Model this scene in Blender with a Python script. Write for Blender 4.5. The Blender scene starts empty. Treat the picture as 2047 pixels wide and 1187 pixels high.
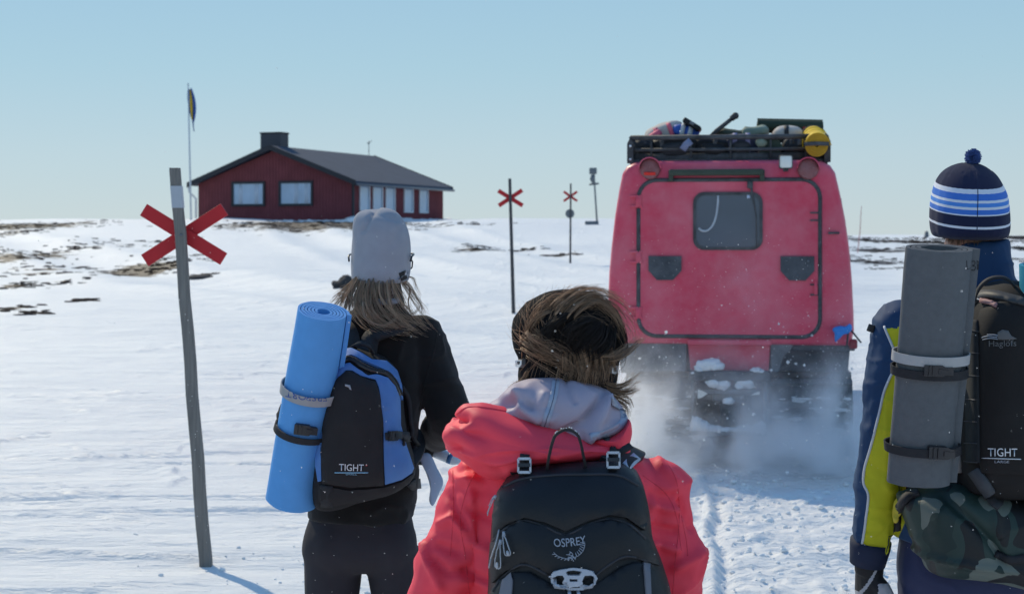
import bpy, bmesh, math, random
import numpy as np
from mathutils import Vector, Matrix, Quaternion
from mathutils.bvhtree import BVHTree
from mathutils.geometry import delaunay_2d_cdt, interpolate_bezier

random.seed(7); np.random.seed(7)
SC = bpy.context.scene
COL = SC.collection
# ------------------------------------------------------------------ camera
# focal length 60 mm on a 36 mm sensor, eye 1.67 m above the snow, level, looking along +Y
F, CX, HY, CZ = 3412.0, 1023.5, 480.0, 1.67
CAM = Vector((0, 0, CZ))
cd = bpy.data.cameras.new('camera'); cam = bpy.data.objects.new('camera', cd); COL.objects.link(cam)
cam.location = CAM; cam.rotation_euler = (math.pi/2, 0, 0)
cd.sensor_width = 36; cd.lens = 60; cd.shift_y = -113.5/2047
cd.clip_start = 0.1; cd.clip_end = 12000
cd.dof.use_dof = True; cd.dof.focus_distance = 4.4; cd.dof.aperture_fstop = 9.5
SC.camera = cam
# ------------------------------------------------------------------ sky, sun, exposure
SUN_AZ, SUN_EL = math.radians(-31), math.radians(39)
w = bpy.data.worlds.new('World'); SC.world = w; w.use_nodes = True
nt = w.node_tree; nt.nodes.clear()
sky = nt.nodes.new('ShaderNodeTexSky'); sky.sky_type = 'NISHITA'; sky.sun_disc = False
sky.sun_elevation = SUN_EL; sky.sun_rotation = SUN_AZ; sky.altitude = 900
sky.air_density = 1.0; sky.dust_density = 0.2; sky.ozone_density = 3.0
bg = nt.nodes.new('ShaderNodeBackground'); bg.inputs[1].default_value = 0.11
wo = nt.nodes.new('ShaderNodeOutputWorld')
# thin high winter veil: the clear-sky model blended with an even pale blue gradient, the same all the way round
gco = nt.nodes.new('ShaderNodeTexCoord'); gsx = nt.nodes.new('ShaderNodeSeparateXYZ'); nt.links.new(gco.outputs['Generated'], gsx.inputs[0])
grp0 = nt.nodes.new('ShaderNodeValToRGB'); ge = grp0.color_ramp.elements
ge[0].position = 0.0; ge[0].color = (.635, .765, .83, 1); ge[1].position = 1.0; ge[1].color = (.15, .35, .76, 1)
for p_, c_ in ((.05, (.585, .765, .86, 1)), (.10, (.485, .735, .865, 1)), (.17, (.40, .67, .87, 1)), (.40, (.27, .52, .84, 1))):
    q_ = ge.new(p_); q_.color = c_
nt.links.new(gsx.outputs[2], grp0.inputs[0])
gsc = nt.nodes.new('ShaderNodeVectorMath'); gsc.operation = 'SCALE'; gsc.inputs[3].default_value = 1/.11
nt.links.new(grp0.outputs[0], gsc.inputs[0])
gmx = nt.nodes.new('ShaderNodeMix'); gmx.data_type = 'RGBA'; gmx.inputs[0].default_value = .86
nt.links.new(sky.outputs[0], gmx.inputs[6]); nt.links.new(gsc.outputs[0], gmx.inputs[7])
nt.links.new(gmx.outputs[2], bg.inputs[0]); nt.links.new(bg.outputs[0], wo.inputs[0])
sl = bpy.data.lights.new('sun', 'SUN'); sun = bpy.data.objects.new('sun', sl); COL.objects.link(sun)
sl.energy = 3.7; sl.angle = math.radians(0.53); sl.color = (1.0, 0.885, 0.66)
S = Vector((math.sin(SUN_AZ)*math.cos(SUN_EL), math.cos(SUN_AZ)*math.cos(SUN_EL), math.sin(SUN_EL)))
sun.rotation_euler = S.to_track_quat('Z', 'Y').to_euler()
SC.view_settings.view_transform = 'Standard'; SC.view_settings.look = 'None'
SC.view_settings.gamma = 1; SC.view_settings.use_curve_mapping = False
SC.view_settings.exposure = -0.27
SC.render.engine = 'CYCLES'
cy = SC.cycles
SC.render.filter_size = 1.15
cy.use_denoising = True; cy.max_bounces = 6; cy.diffuse_bounces = 3; cy.volume_bounces = 5
cy.transparent_max_bounces = 12; cy.volume_step_rate = 2.0
cy.use_adaptive_sampling = True; cy.adaptive_threshold = 0.015

# ------------------------------------------------------------------ noise
def _h(ix, iy, iz, s):
    n = (ix*374761393 + iy*668265263 + iz*2147483647 + s*974711) & 0xffffffff
    n = ((n ^ (n >> 13))*1274126177) & 0xffffffff
    return ((n ^ (n >> 16)) & 0xffff)/32767.5 - 1.0
def vn(p, s=0):
    p = np.asarray(p, float); i = np.floor(p).astype(np.int64); f = p - i; f = f*f*f*(f*(f*6-15)+10)
    out = 0
    for dx in (0, 1):
        wx = f[:, 0] if dx else 1-f[:, 0]
        for dy in (0, 1):
            wy = f[:, 1] if dy else 1-f[:, 1]
            for dz in (0, 1):
                wz = f[:, 2] if dz else 1-f[:, 2]
                out = out + wx*wy*wz*_h(i[:, 0]+dx, i[:, 1]+dy, i[:, 2]+dz, s)
    return out
def fbm(p, s=0, o=3):
    a, t = 1.0, 0
    p = np.asarray(p, float)
    for k in range(o):
        t = t + a*vn(p, s+k*17); p = p*2.03; a *= .5
    return t/(2-2*0.5**o)*1.2
def ridge(p, s=0): return 1-np.abs(vn(p, s))*2.2
def sst(a, b, x):
    t = np.clip((x-a)/(b-a), 0, 1); return t*t*(3-2*t)

# ------------------------------------------------------------------ materials
def mat(name, col, rough=.75, var=.12, vs=12, bump=0, bs=150, metal=0, spec=.35, sheen=0, bd=.002, coat=0, crinkle=None):
    m = bpy.data.materials.new(name); m.use_nodes = True
    n = m.node_tree; b = n.nodes['Principled BSDF']; L = n.links.new
    b.inputs['Roughness'].default_value = rough; b.inputs['Metallic'].default_value = metal
    b.inputs['Specular IOR Level'].default_value = spec
    if sheen: b.inputs['Sheen Weight'].default_value = sheen; b.inputs['Sheen Roughness'].default_value = .6
    if coat: b.inputs['Coat Weight'].default_value = coat
    tc = n.nodes.new('ShaderNodeTexCoord'); no = n.nodes.new('ShaderNodeTexNoise')
    no.inputs['Scale'].default_value = vs; no.inputs['Detail'].default_value = 5
    L(tc.outputs['Object'], no.inputs['Vector'])
    mx = n.nodes.new('ShaderNodeMix'); mx.data_type = 'RGBA'
    c = np.array(col)
    mx.inputs[6].default_value = (*np.clip(c*(1-var*2), 0, 1), 1); mx.inputs[7].default_value = (*np.clip(c*(1+var*2), 0, 1), 1)
    L(no.outputs[0], mx.inputs[0]); L(mx.outputs[2], b.inputs['Base Color'])
    if bump:
        n2 = n.nodes.new('ShaderNodeTexNoise'); n2.inputs['Scale'].default_value = bs; n2.inputs['Detail'].default_value = 3
        L(tc.outputs['Object'], n2.inputs['Vector'])
        bp = n.nodes.new('ShaderNodeBump'); bp.inputs['Strength'].default_value = bump; bp.inputs['Distance'].default_value = bd
        L(n2.outputs[0], bp.inputs['Height']); L(bp.outputs[0], b.inputs['Normal'])
    if crinkle:
        n3 = n.nodes.new('ShaderNodeTexNoise'); n3.noise_type = 'RIDGED_MULTIFRACTAL'; n3.inputs['Scale'].default_value = crinkle[0]; n3.inputs['Detail'].default_value = 2.5; n3.inputs['Distortion'].default_value = .5
        mp = n.nodes.new('ShaderNodeMapping'); mp.inputs['Scale'].default_value = crinkle[2]; L(tc.outputs['Object'], mp.inputs[0]); L(mp.outputs[0], n3.inputs['Vector'])
        b3 = n.nodes.new('ShaderNodeBump'); b3.inputs['Strength'].default_value = .8; b3.inputs['Distance'].default_value = crinkle[1]*3.2; L(n3.outputs[0], b3.inputs['Height'])
        if bump: L(bp.outputs[0], b3.inputs['Normal'])
        L(b3.outputs[0], b.inputs['Normal'])
    return m
def attr_mix(m, attr, col2, lo=-.001, hi=.001, var=.1):
    """second cloth or paint colour where the vertex attribute is above zero"""
    n = m.node_tree; L = n.links.new; b = n.nodes['Principled BSDF']
    src = b.inputs['Base Color'].links[0].from_socket
    a = n.nodes.new('ShaderNodeAttribute'); a.attribute_name = attr
    mr = n.nodes.new('ShaderNodeMapRange'); mr.inputs[1].default_value = lo; mr.inputs[2].default_value = hi
    L(a.outputs['Fac'], mr.inputs[0])
    mx = n.nodes.new('ShaderNodeMix'); mx.data_type = 'RGBA'; mx.inputs[7].default_value = (*col2, 1)
    L(mr.outputs[0], mx.inputs[0]); L(src, mx.inputs[6]); L(mx.outputs[2], b.inputs['Base Color'])
    return m
def attr_ramp(m, attr, stops):
    n = m.node_tree; L = n.links.new; b = n.nodes['Principled BSDF']
    a = n.nodes.new('ShaderNodeAttribute'); a.attribute_name = attr
    r = n.nodes.new('ShaderNodeValToRGB'); r.color_ramp.interpolation = 'CONSTANT'
    e = r.color_ramp.elements
    e[0].position = stops[0][0]; e[0].color = (*stops[0][1], 1)
    e[1].position = stops[1][0]; e[1].color = (*stops[1][1], 1)
    for p, c in stops[2:]:
        q = e.new(p); q.color = (*c, 1)
    L(a.outputs['Fac'], r.inputs[0]); L(r.outputs[0], b.inputs['Base Color'])
    return m

# ------------------------------------------------------------------ mesh building
ORG = {}; OFF = {}
def W(px, py, Y): return np.array([(px-CX)/F*Y, Y, CZ-(py-HY)/F*Y])
class MB:
    def __init__(s): s.v = []; s.f = []
    def add(s, vs, fs):
        o = len(s.v); s.v.extend([tuple(map(float, q)) for q in vs]); s.f.extend([tuple(i+o for i in f) for f in fs]); return s
    def loft(s, rings, cap=True, closed=True):
        rings = [np.asarray(r, float) for r in rings]
        n = len(rings[0]); o = len(s.v)
        for r in rings: s.v.extend(map(tuple, r))
        m = n if closed else n-1
        for k in range(len(rings)-1):
            for i in range(m):
                a = o+k*n+i; b = o+k*n+(i+1) % n
                s.f.append((a, b, b+n, a+n))
        if cap:
            for k, fl in ((0, True), (len(rings)-1, False)):
                c = rings[k].mean(0); ci = len(s.v); s.v.append(tuple(c))
                for i in range(n):
                    a = o+k*n+i; b = o+k*n+(i+1) % n
                    s.f.append((b, a, ci) if fl else (a, b, ci))
        return s
    def tube(s, path, r, n=10, asp=1.0, up=None):
        path = np.asarray(path, float); k = len(path)
        r = np.broadcast_to(np.asarray(r, float), (k,))
        t = np.gradient(path, axis=0); t /= np.linalg.norm(t, axis=1)[:, None]+1e-12
        u = np.array(up if up is not None else ((0, 0, 1) if abs(t[0][2]) < .9 else (0, 1, 0)), float)
        rings = []
        for i in range(k):
            u = u - t[i]*np.dot(u, t[i]); u /= np.linalg.norm(u)+1e-12
            v = np.cross(t[i], u)
            a = np.linspace(0, 2*np.pi, n, endpoint=False)
            rings.append(path[i]+r[i]*(np.cos(a)[:, None]*u*asp+np.sin(a)[:, None]*v))
        return s.loft(rings)
    def ribbon(s, path, nrm, wid, th):
        """flat strap with thickness: nrm = outward normal along the path"""
        path = np.asarray(path, float); k = len(path); nrm = np.broadcast_to(np.asarray(nrm, float), (k, 3))
        wid = np.broadcast_to(np.asarray(wid, float), (k,))
        t = np.gradient(path, axis=0); t /= np.linalg.norm(t, axis=1)[:, None]+1e-12
        rings = []
        for i in range(k):
            b = np.cross(t[i], nrm[i]); b /= np.linalg.norm(b)+1e-12
            nn = np.cross(b, t[i])
            h = b*wid[i]/2; q = nn*th/2
            rings.append([path[i]-h-q, path[i]+h-q, path[i]+h+q, path[i]-h+q])
        return s.loft(rings)
    def box(s, c, h, R=None, bev=0):
        """bevelled box; c centre, h half sizes, R 3x3"""
        h = np.asarray(h, float); c = np.asarray(c, float)
        if not bev:
            vs = np.array([[x, y, z] for x in (-1, 1) for y in (-1, 1) for z in (-1, 1)])*h
            fs = [(0, 1, 3, 2), (4, 6, 7, 5), (0, 4, 5, 1), (2, 3, 7, 6), (0, 2, 6, 4), (1, 5, 7, 3)]
        else:
            bm = bmesh.new(); bmesh.ops.create_cube(bm, size=2)
            for v in bm.verts: v.co = Vector(np.array(v.co)*h)
            bmesh.ops.bevel(bm, geom=bm.edges[:], offset=bev, segments=2, affect='EDGES', profile=.5)
            bm.verts.index_update()
            vs = np.array([v.co[:] for v in bm.verts]); fs = [[v.index for v in f.verts] for f in bm.faces]; bm.free()
        if R is not None: vs = vs @ np.asarray(R, float).T
        return s.add(vs+c, fs)
    def prism(s, poly, d):
        """polygon of 3-D points pushed along d"""
        poly = np.asarray(poly, float); d = np.asarray(d, float); n = len(poly)
        return s.add(np.vstack([poly, poly+d]), [tuple(range(n-1, -1, -1)), tuple(range(n, 2*n))]+[(i, (i+1) % n, (i+1) % n+n, i+n) for i in range(n)])
    def ball(s, c, r, n=16, m=10, e=1.0, R=None, nz=0, seed=0):
        """(super)ellipsoid"""
        c = np.asarray(c, float); r = np.broadcast_to(np.asarray(r, float), (3,))
        th = np.linspace(-np.pi/2, np.pi/2, m+2); rings = []
        sp = lambda x: np.sign(x)*np.abs(x)**e
        a = np.linspace(0, 2*np.pi, n, endpoint=False)
        for t in th[1:-1]:
            rings.append(np.stack([sp(np.cos(t))*sp(np.cos(a)), sp(np.cos(t))*sp(np.sin(a)), np.full(n, sp(np.sin(t)))], 1))
        P = np.vstack(rings)
        if nz: P = P*(1+nz*fbm(P*2.2+seed*7.3, seed)[:, None])
        P = P*r
        if R is not None: P = P @ np.asarray(R, float).T
        return s.loft((P+c).reshape(m, n, 3))
    def mesh(s, name='m'):
        me = bpy.data.meshes.new(name); me.from_pydata(s.v, [], s.f); me.update(); return me
    def bvh(s): return BVHTree.FromPolygons([Vector(v) for v in s.v], s.f)

def fix(me):
    bm = bmesh.new(); bm.from_mesh(me); bmesh.ops.recalc_face_normals(bm, faces=bm.faces); bm.to_mesh(me); bm.free()
def mk(name, g, m, parent=None, origin=None, smooth=True, label=None, cat=None, group=None, kind=None, sharp=None, norm=True, bevel=0):
    me = g.mesh(name) if isinstance(g, MB) else g
    if norm: fix(me)
    o = bpy.data.objects.new(name, me); COL.objects.link(o)
    org = ORG[parent.name] if parent else np.array(origin if origin is not None else (0, 0, 0), float)
    me.transform(Matrix.Translation(Vector(-org))); OFF[me.name] = org
    if parent: o.parent = parent
    else: o.location = org
    ORG[o.name] = org
    if isinstance(m, (list, tuple)):
        for q in m: me.materials.append(q)
    elif m: me.materials.append(m)
    me.polygons.foreach_set('use_smooth', [smooth]*len(me.polygons))
    if sharp is not None and smooth: me.set_sharp_from_angle(angle=math.radians(sharp))
    if bevel:
        bv = o.modifiers.new('b', 'BEVEL'); bv.width = bevel; bv.segments = 2; bv.limit_method = 'ANGLE'
    if hasattr(g, 'sh'): setattrf(o, 'shade', g.sh)
    if label: o['label'] = label
    if cat: o['category'] = cat
    if group: o['group'] = group
    if kind: o['kind'] = kind
    return o
def thing(name, label, cat, loc, group=None):
    o = bpy.data.objects.new(name, None); COL.objects.link(o); o.location = Vector(loc); o.empty_display_size = .1
    o['label'] = label; o['category'] = cat
    if group: o['group'] = group
    ORG[o.name] = np.array(loc, float); return o
def setattrf(o, name, vals):
    a = o.data.attributes.new(name, 'FLOAT', 'POINT'); a.data.foreach_set('value', np.asarray(vals, float))
def coords(me):
    a = np.zeros(len(me.vertices)*3); me.vertices.foreach_get('co', a); return a.reshape(-1, 3)
def normals(me):
    a = np.zeros(len(me.vertices)*3); me.vertex_normals.foreach_get('vector', a); return a.reshape(-1, 3)
def push(me, d):
    co = coords(me); co = co+normals(me)*np.asarray(d)[:, None]; me.vertices.foreach_set('co', co.ravel()); me.update(); return me
def fuse(mb, vox, sm=4, pv=False):
    """join overlapping closed shapes into ONE continuous surface"""
    me = mb.mesh('tmp'); fix(me)
    o = bpy.data.objects.new('tmp', me); COL.objects.link(o)
    a = o.modifiers.new('r', 'REMESH'); a.mode = 'VOXEL'; a.voxel_size = vox
    if sm:
        b = o.modifiers.new('s', 'SMOOTH'); b.iterations = sm; b.factor = .5
    dg = bpy.context.evaluated_depsgraph_get()
    out = bpy.data.meshes.new_from_object(o.evaluated_get(dg))
    bpy.data.objects.remove(o); bpy.data.meshes.remove(me)
    return out
def bvh_of(*mes):
    V, P = [], []
    for me in mes:
        if isinstance(me, MB): o = len(V); V += [Vector(v) for v in me.v]; P += [[i+o for i in f] for f in me.f]; continue
        o = len(V); V += [Vector(v) for v in coords(me)+OFF.get(me.name, 0)]; P += [[i+o for i in p.vertices] for p in me.polygons]
    return BVHTree.FromPolygons(V, P)
def folds(co, amp, fr, s=0, low=3.0, sharp=1.6):
    """cloth creases: ridged noise, stretched by the three frequencies in fr, stronger in places"""
    q = co*np.array(fr); q = q+0.35*np.stack([vn(q*.6, s+1), vn(q*.6, s+2), vn(q*.6, s+3)], 1)
    r = np.clip(ridge(q, s), -1, 1); r = np.where(r > 0, np.abs(r)**(sharp+.8), -.5*np.abs(r))
    return amp*(r*.75+.35*vn(q*1.9, s+5))*(.35+.65*sst(-.4, .5, vn(co*low, s+9)))
def catmull(pts, n, closed=False):
    p = np.asarray(pts, float)
    if closed: q = np.vstack([p[-1:], p, p[:2]])
    else: q = np.vstack([2*p[:1]-p[1:2], p, 2*p[-1:]-p[-2:-1]])
    segs = len(q)-3; out = []
    ts = np.linspace(0, segs, n, endpoint=not closed)
    for t in ts:
        i = min(int(t), segs-1); u = t-i
        a, b, c, d = q[i], q[i+1], q[i+2], q[i+3]
        out.append(.5*((2*b)+(-a+c)*u+(2*a-5*b+4*c-d)*u*u+(-a+3*b-3*c+d)*u**3))
    return np.array(out)
def resample(p, step, closed=False):
    p = np.asarray(p, float); q = np.vstack([p, p[:1]]) if closed else p
    out = []
    for a, b in zip(q[:-1], q[1:]):
        k = max(1, int(np.linalg.norm(b-a)/step))
        for i in range(k): out.append(a+(b-a)*i/k)
    if not closed: out.append(q[-1])
    return np.array(out)
# ---- cut pieces laid on a curved surface (outlines read off the photograph, real depth from the surface under them)
def drape(pts, bvh, off):
    out, ns, last = [], [], None
    todo = []
    for k, (x, y) in enumerate(pts):
        d = Vector(((x-CX)/F, 1, (HY-y)/F))
        p, n, _, _ = bvh.ray_cast(CAM, d.normalized())
        if p is None: out.append(None); ns.append(None); todo.append((k, d)); continue
        if n.dot(d) > 0: n = -n
        last = p.y
        out.append(np.array(p+n*off)); ns.append(np.array(n))
    if todo:
        ys = [q[1] for q in out if q is not None]; ym = np.median(ys) if ys else 4
        for k, d in todo:
            p = CAM+d*float(ym); h = bvh.find_nearest(p)
            n = h[1]
            if n.dot(d) > 0: n = -n
            out[k] = np.array(h[0]+n*off); ns[k] = np.array(n)
    return np.array(out), np.array(ns)
def inpoly(P, poly):
    x, y = P[:, 0], P[:, 1]; c = np.zeros(len(P), bool); n = len(poly)
    for i in range(n):
        x1, y1 = poly[i]; x2, y2 = poly[(i+1) % n]
        m = ((y1 > y) != (y2 > y)); 
        with np.errstate(divide='ignore', invalid='ignore'):
            c ^= m & (x < (x2-x1)*(y-y1)/(y2-y1+1e-12)+x1)
    return c
def panel(poly, bvh, off=.003, th=.004, step=8, holes=(), puff=0, mb=None):
    poly = resample(poly, step, True); hs = [resample(h, step, True) for h in holes]
    lo, hi = poly.min(0), poly.max(0)
    g = np.stack(np.meshgrid(np.arange(lo[0]+step*.5, hi[0], step), np.arange(lo[1]+step*.5, hi[1], step)), -1).reshape(-1, 2)
    if len(g): 
        g = g[inpoly(g, poly)]
        for h in hs: g = g[~inpoly(g, h)]
    if len(g):
        al = np.vstack([poly]+hs); dm = np.sqrt(((g[:, None]-al[None])**2).sum(-1)).min(1); g = g[dm > step*.45]
    pts = [Vector(p) for p in poly]; edges = [(i, (i+1) % len(poly)) for i in range(len(poly))]
    for h in hs:
        o = len(pts); pts += [Vector(p) for p in h]; edges += [(o+i, o+(i+1) % len(h)) for i in range(len(h))]
    pts += [Vector(p) for p in g]
    v2, _, f2, *_ = delaunay_2d_cdt(pts, edges, [], 0, 1e-5)
    v2 = np.array([v[:] for v in v2]); 
    cen = np.array([v2[list(f)].mean(0) for f in f2]); ok = inpoly(cen, poly)
    for h in hs: ok &= ~inpoly(cen, h)
    f2 = [tuple(f) for f, k in zip(f2, ok) if k]
    P, N = drape(v2, bvh, 0)
    top = P+N*(off+th)
    if puff:
        al = np.vstack([poly]+hs); dm = np.sqrt(((v2[:, None]-al[None])**2).sum(-1)).min(1)
        top = top+N*(puff*np.sqrt(np.clip(dm/(dm.max()+1e-9), 0, 1)))[:, None]
    bot = P+N*(off-.004 if off < .004 else 0)
    n = len(v2); fs = list(f2)+[tuple(i+n for i in reversed(f)) for f in f2]
    cnt = {}
    for f in f2:
        for i in range(len(f)):
            e = (f[i], f[(i+1) % len(f)]); cnt[tuple(sorted(e))] = cnt.get(tuple(sorted(e)), []) + [e]
    for k, e in cnt.items():
        if len(e) == 1: a, b = e[0]; fs.append((b, a, a+n, b+n))
    mb = mb or MB()
    return mb.add(np.vstack([top, bot]), fs)
def stripe(path, wid, bvh, off=.003, th=.004, step=6, n=40, mb=None, curve=True):
    """strap of width wid (px) along a px path"""
    p = catmull(path, n) if curve and len(path) > 2 else resample(path, step)
    t = np.gradient(p, axis=0); t /= np.linalg.norm(t, axis=1)[:, None]
    nn = np.stack([-t[:, 1], t[:, 0]], 1); wid = np.broadcast_to(np.asarray(wid, float), (len(p),))
    if len(wid) == 1: wid = np.full(len(p), wid[0])
    A, N1 = drape(p+nn*wid[:, None]/2, bvh, 0); B, N2 = drape(p-nn*wid[:, None]/2, bvh, 0); C, N3 = drape(p, bvh, 0)
    rings = []
    for i in range(len(p)):
        rings.append([A[i]-N1[i]*.002, A[i]+N1[i]*(off+th*.7), C[i]+N3[i]*(off+th), B[i]+N2[i]*(off+th*.7), B[i]-N2[i]*.002])
    return (mb or MB()).loft(rings)
def seam(path, r, bvh, n=40, off=0, mb=None, k=6):
    P, _ = drape(catmull(path, n) if len(path) > 2 else resample(path, 8), bvh, off)
    return (mb or MB()).tube(P, r, k)
def seams(lst, r, bvh, m, parent, name='seam', off=0):
    for p in lst: mk(name, seam(p, r, bvh, off=off), m, parent)
_TX = {}
def glyphs(s):
    if s not in _TX:
        c = bpy.data.curves.new('t', 'FONT'); c.body = s; c.resolution_u = 3; o = bpy.data.objects.new('t', c); COL.objects.link(o)
        me = bpy.data.meshes.new_from_object(o.evaluated_get(bpy.context.evaluated_depsgraph_get()))
        bpy.data.objects.remove(o); bm = bmesh.new(); bm.from_mesh(me); bmesh.ops.triangulate(bm, faces=bm.faces); bm.to_mesh(me); bm.free()
        _TX[s] = (coords(me)[:, :2].copy(), [tuple(p.vertices) for p in me.polygons])
    return _TX[s]
def text(s, x0, x1, yt, yb, bvh, off=.004, rot=0, arc=0, slope=0, mb=None, shear=0):
    """letters printed on a surface, filling the box"""
    v, f = glyphs(s); lo, hi = v.min(0), v.max(0); u = (v-lo)/(hi-lo)
    X = (u[:, 0]-.5)*(x1-x0)+shear*(u[:, 1]-.5)*(yb-yt); Yp = -(u[:, 1]-.5)*(yb-yt)+arc*((u[:, 0]-.5)*2)**2
    c, si = math.cos(rot), math.sin(rot)
    px = (x0+x1)/2+c*X-si*Yp; py = (yt+yb)/2+si*X+c*Yp+slope*(c*X)
    P, N = drape(np.stack([px, py], 1), bvh, off)
    return (mb or MB()).add(P, f)
def pillow(outline, Y0, bulge, back=.02, N=72, K=14, p=2.6, tilt=0, smoothing=True, sag=0):
    """stuffed shape: outline in px at depth Y0, swelling towards the camera by bulge"""
    q = catmull(outline, N, True) if smoothing else resample(outline, 6, True)
    c = q.mean(0); rings = []
    ks = list(np.linspace(0, 1, K))
    for sgn, b in ((1, bulge), (-1, back)):
        rr = []
        for t in ks:
            s = 1-t**1.6 if t < 1 else 0.0
            s = max(s, .02); h = (1-s**p)**(1/p)
            pt = c+(q-c)*s
            X = (pt[:, 0]-CX)/F*Y0; Z = CZ-(pt[:, 1]-HY)/F*Y0
            prof = 1+sag*(pt[:, 1]-c[1])/(q[:, 1].max()-c[1])
            Yv = Y0+tilt*(Z-(CZ-(c[1]-HY)/F*Y0))-sgn*b*h*prof
            rr.append(np.stack([X, Yv, Z], 1))
        rings.append(rr)
    return MB().loft(list(reversed(rings[1]))+rings[0][1:])
def hrings(rows, n=32, e=2.0, tiltf=0):
    """rows of (cx,cy,z,rx,ry) -> horizontal rings"""
    a = np.linspace(0, 2*np.pi, n, endpoint=False); sp = lambda x: np.sign(x)*np.abs(x)**(2/e)
    out = []
    for cx, cy, z, rx, ry in rows:
        y = sp(np.sin(a))*ry
        out.append(np.stack([cx+sp(np.cos(a))*rx, cy+y, z+tiltf*y], 1))
    return out
def interp_rows(rows, n):
    return catmull(np.array(rows, float), n)
# ================================================================== SETTING: snow, track, bare ground
PL = np.array([[-60, 0], [12, 0], [20, .10], [30, .36], [42, .66], [53, 1.0], [80, 2.0], [104, 2.93], [122, 3.08], [150, 2.9], [300, -2], [1000, -40], [9000, -60]])
PR = np.array([[-60, 0], [12, 0], [20, .04], [40, .30], [80, 1.0], [120, 1.62], [170, 2.10], [230, 2.2], [400, -2], [1000, -40], [9000, -60]])
def _prof(P, y):
    # smooth by averaging the piecewise line
    return sum(np.interp(y+d*np.clip(np.abs(y)*.09, .5, 12), P[:, 0], P[:, 1]) for d in (-1, -.5, 0, .5, 1))/5
TRX = 1.62
def base_h(x, y):
    t = sst(.10, .22, x/np.maximum(y, 8))
    return _prof(PL, y)*(1-t)+_prof(PR, y)*t
def track_w(x, y):
    cx = TRX + .02*(y-9) - .45*sst(13, 40, y)*0
    e = .12*vn(np.stack([x*0, y*.9, x*0], 1), 3)
    return sst(1.3+e, 1.0+e, np.abs(x-cx))*sst(45, 25, y)
# old ski and sledge trails: shallow troughs along these lines (x, y)
TRAILS = [([(-26, 84), (-17, 62), (-9, 44), (-2.5, 32), (2.5, 24), (4.5, 19)], 1.1, .11), ([(-12, 92), (-7, 66), (-3, 50), (1.5, 38), (5, 30), (9, 24)], .9, .10), ([(-6, 100), (-1.5, 72), (1.5, 56), (4, 46), (6, 40)], .8, .08),
          ([(15, 60), (11.2, 40), (8.5, 28), (6.6, 21), (5.2, 16)], .6, .09), ([(16, 52), (12.3, 36), (9.6, 26), (7.6, 20), (6, 15)], .5, .08), ([(-5.2, 11.6), (-3.4, 11.2), (-1.6, 11.45), (-.8, 11.5)], .05, .03), ([(-2.6, 10.5), (-1.9, 10.62), (-1.0, 10.75)], .05, .03)]
TRAILS = [(catmull(np.array(p_, float), 40), w_, d_) for p_, w_, d_ in TRAILS]
def trails(x, y):
    out = np.zeros_like(x)
    for P, wd, dp in TRAILS:
        lo, hi = P.min(0)-4*wd, P.max(0)+4*wd
        k = np.where((x > lo[0]) & (x < hi[0]) & (y > lo[1]) & (y < hi[1]))[0]
        if not len(k): continue
        q = np.stack([x[k], y[k]], 1); best = np.full(len(k), 1e9)
        for a, b in zip(P[:-1], P[1:]):
            ab = b-a; t = np.clip(((q-a)@ab)/(ab@ab), 0, 1); best = np.minimum(best, np.linalg.norm(q-a-t[:, None]*ab, axis=1))
        out[k] += dp*(-np.exp(-(best/wd)**2)+.7*np.exp(-((best-1.7*wd)/(.6*wd))**2))
    return out
def hgt(x, y, fine=True):
    x = np.asarray(x, float); y = np.asarray(y, float)
    z = base_h(x, y)
    p = np.stack([x, y, x*0], 1)
    far = sst(4, 40, np.abs(y))
    z = z+(.05+.12*far)*vn(p*np.array([.22, .16, 1]), 11)*sst(3, 9, y)*.6
    # sastrugi: long wind-cut scales with a small steep lip
    a = vn(p*np.array([.55, 1.5, 1])+.4*vn(p*.8, 5)[:, None], 21)
    z = z+.018*a
    b = vn(p*np.array([.9, 3.2, 1])+.5*vn(p*1.1, 6)[:, None], 22)
    lip = sst(.18, .34, b)*sst(.75, .45, b)
    z = z+.022*sst(.20, .26, b)*(1-sst(.28, .6, b))*sst(-.1, .45, vn(p*.9, 8))
    b2 = vn(p*np.array([2.1, 8.5, 1])+.6*vn(p*2.1, 7)[:, None], 23)
    z = z+.013*sst(.2, .3, b2)*(1-sst(.3, .9, b2))*sst(-.1, .4, vn(p*1.1, 9))
    z = z+far*.10*vn(p*np.array([.12, .32, 1]), 61)+.012*vn(p*np.array([1.2, 3.6, 1]), 62)
    z = z+trails(x, y)
    if fine:
        t = track_w(x, y)
        # churned surface behind the tracked vehicle: clods and bar prints
        c = fbm(p*np.array([7, 7, 1]), 31, 3)*.016+np.clip(fbm(p*np.array([15, 13, 1]), 33, 2), 0, 1)*.02
        bars = np.sin(y*2*np.pi/.11+vn(p*1.5, 4)*2.0)*.006*sst(.75, .45, np.abs(np.abs(x-TRX-.02*(y-9))-.62))
        z = z*(1-.0*t)+t*(c+bars-.035)
        rl = x-(.93+.105*(y-8)+.04*vn(p*np.array([0, 1.3, 0]), 41))
        z = z+.035*np.exp(-(rl/.035)**2)*sst(13, 11.5, y)*sst(4, 6, y)-.03*np.exp(-((rl-.06)/.04)**2)*sst(13, 11.5, y)
    return z
def gh(x, y): return float(hgt(np.array([x]), np.array([y]))[0])
def ghb(x, y): return float(hgt(np.array([x]), np.array([y]), False)[0])
def ground_px(px, py):
    """where a sight line meets the snow"""
    y = np.exp(np.linspace(math.log(4), math.log(400), 6000)); x = (px-CX)/F*y; z = CZ-(py-HY)/F*y
    d = z-hgt(x, y, False); k = np.argmax(d < 0) if (d < 0).any() else len(y)-1
    return x[k], y[k]
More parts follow.
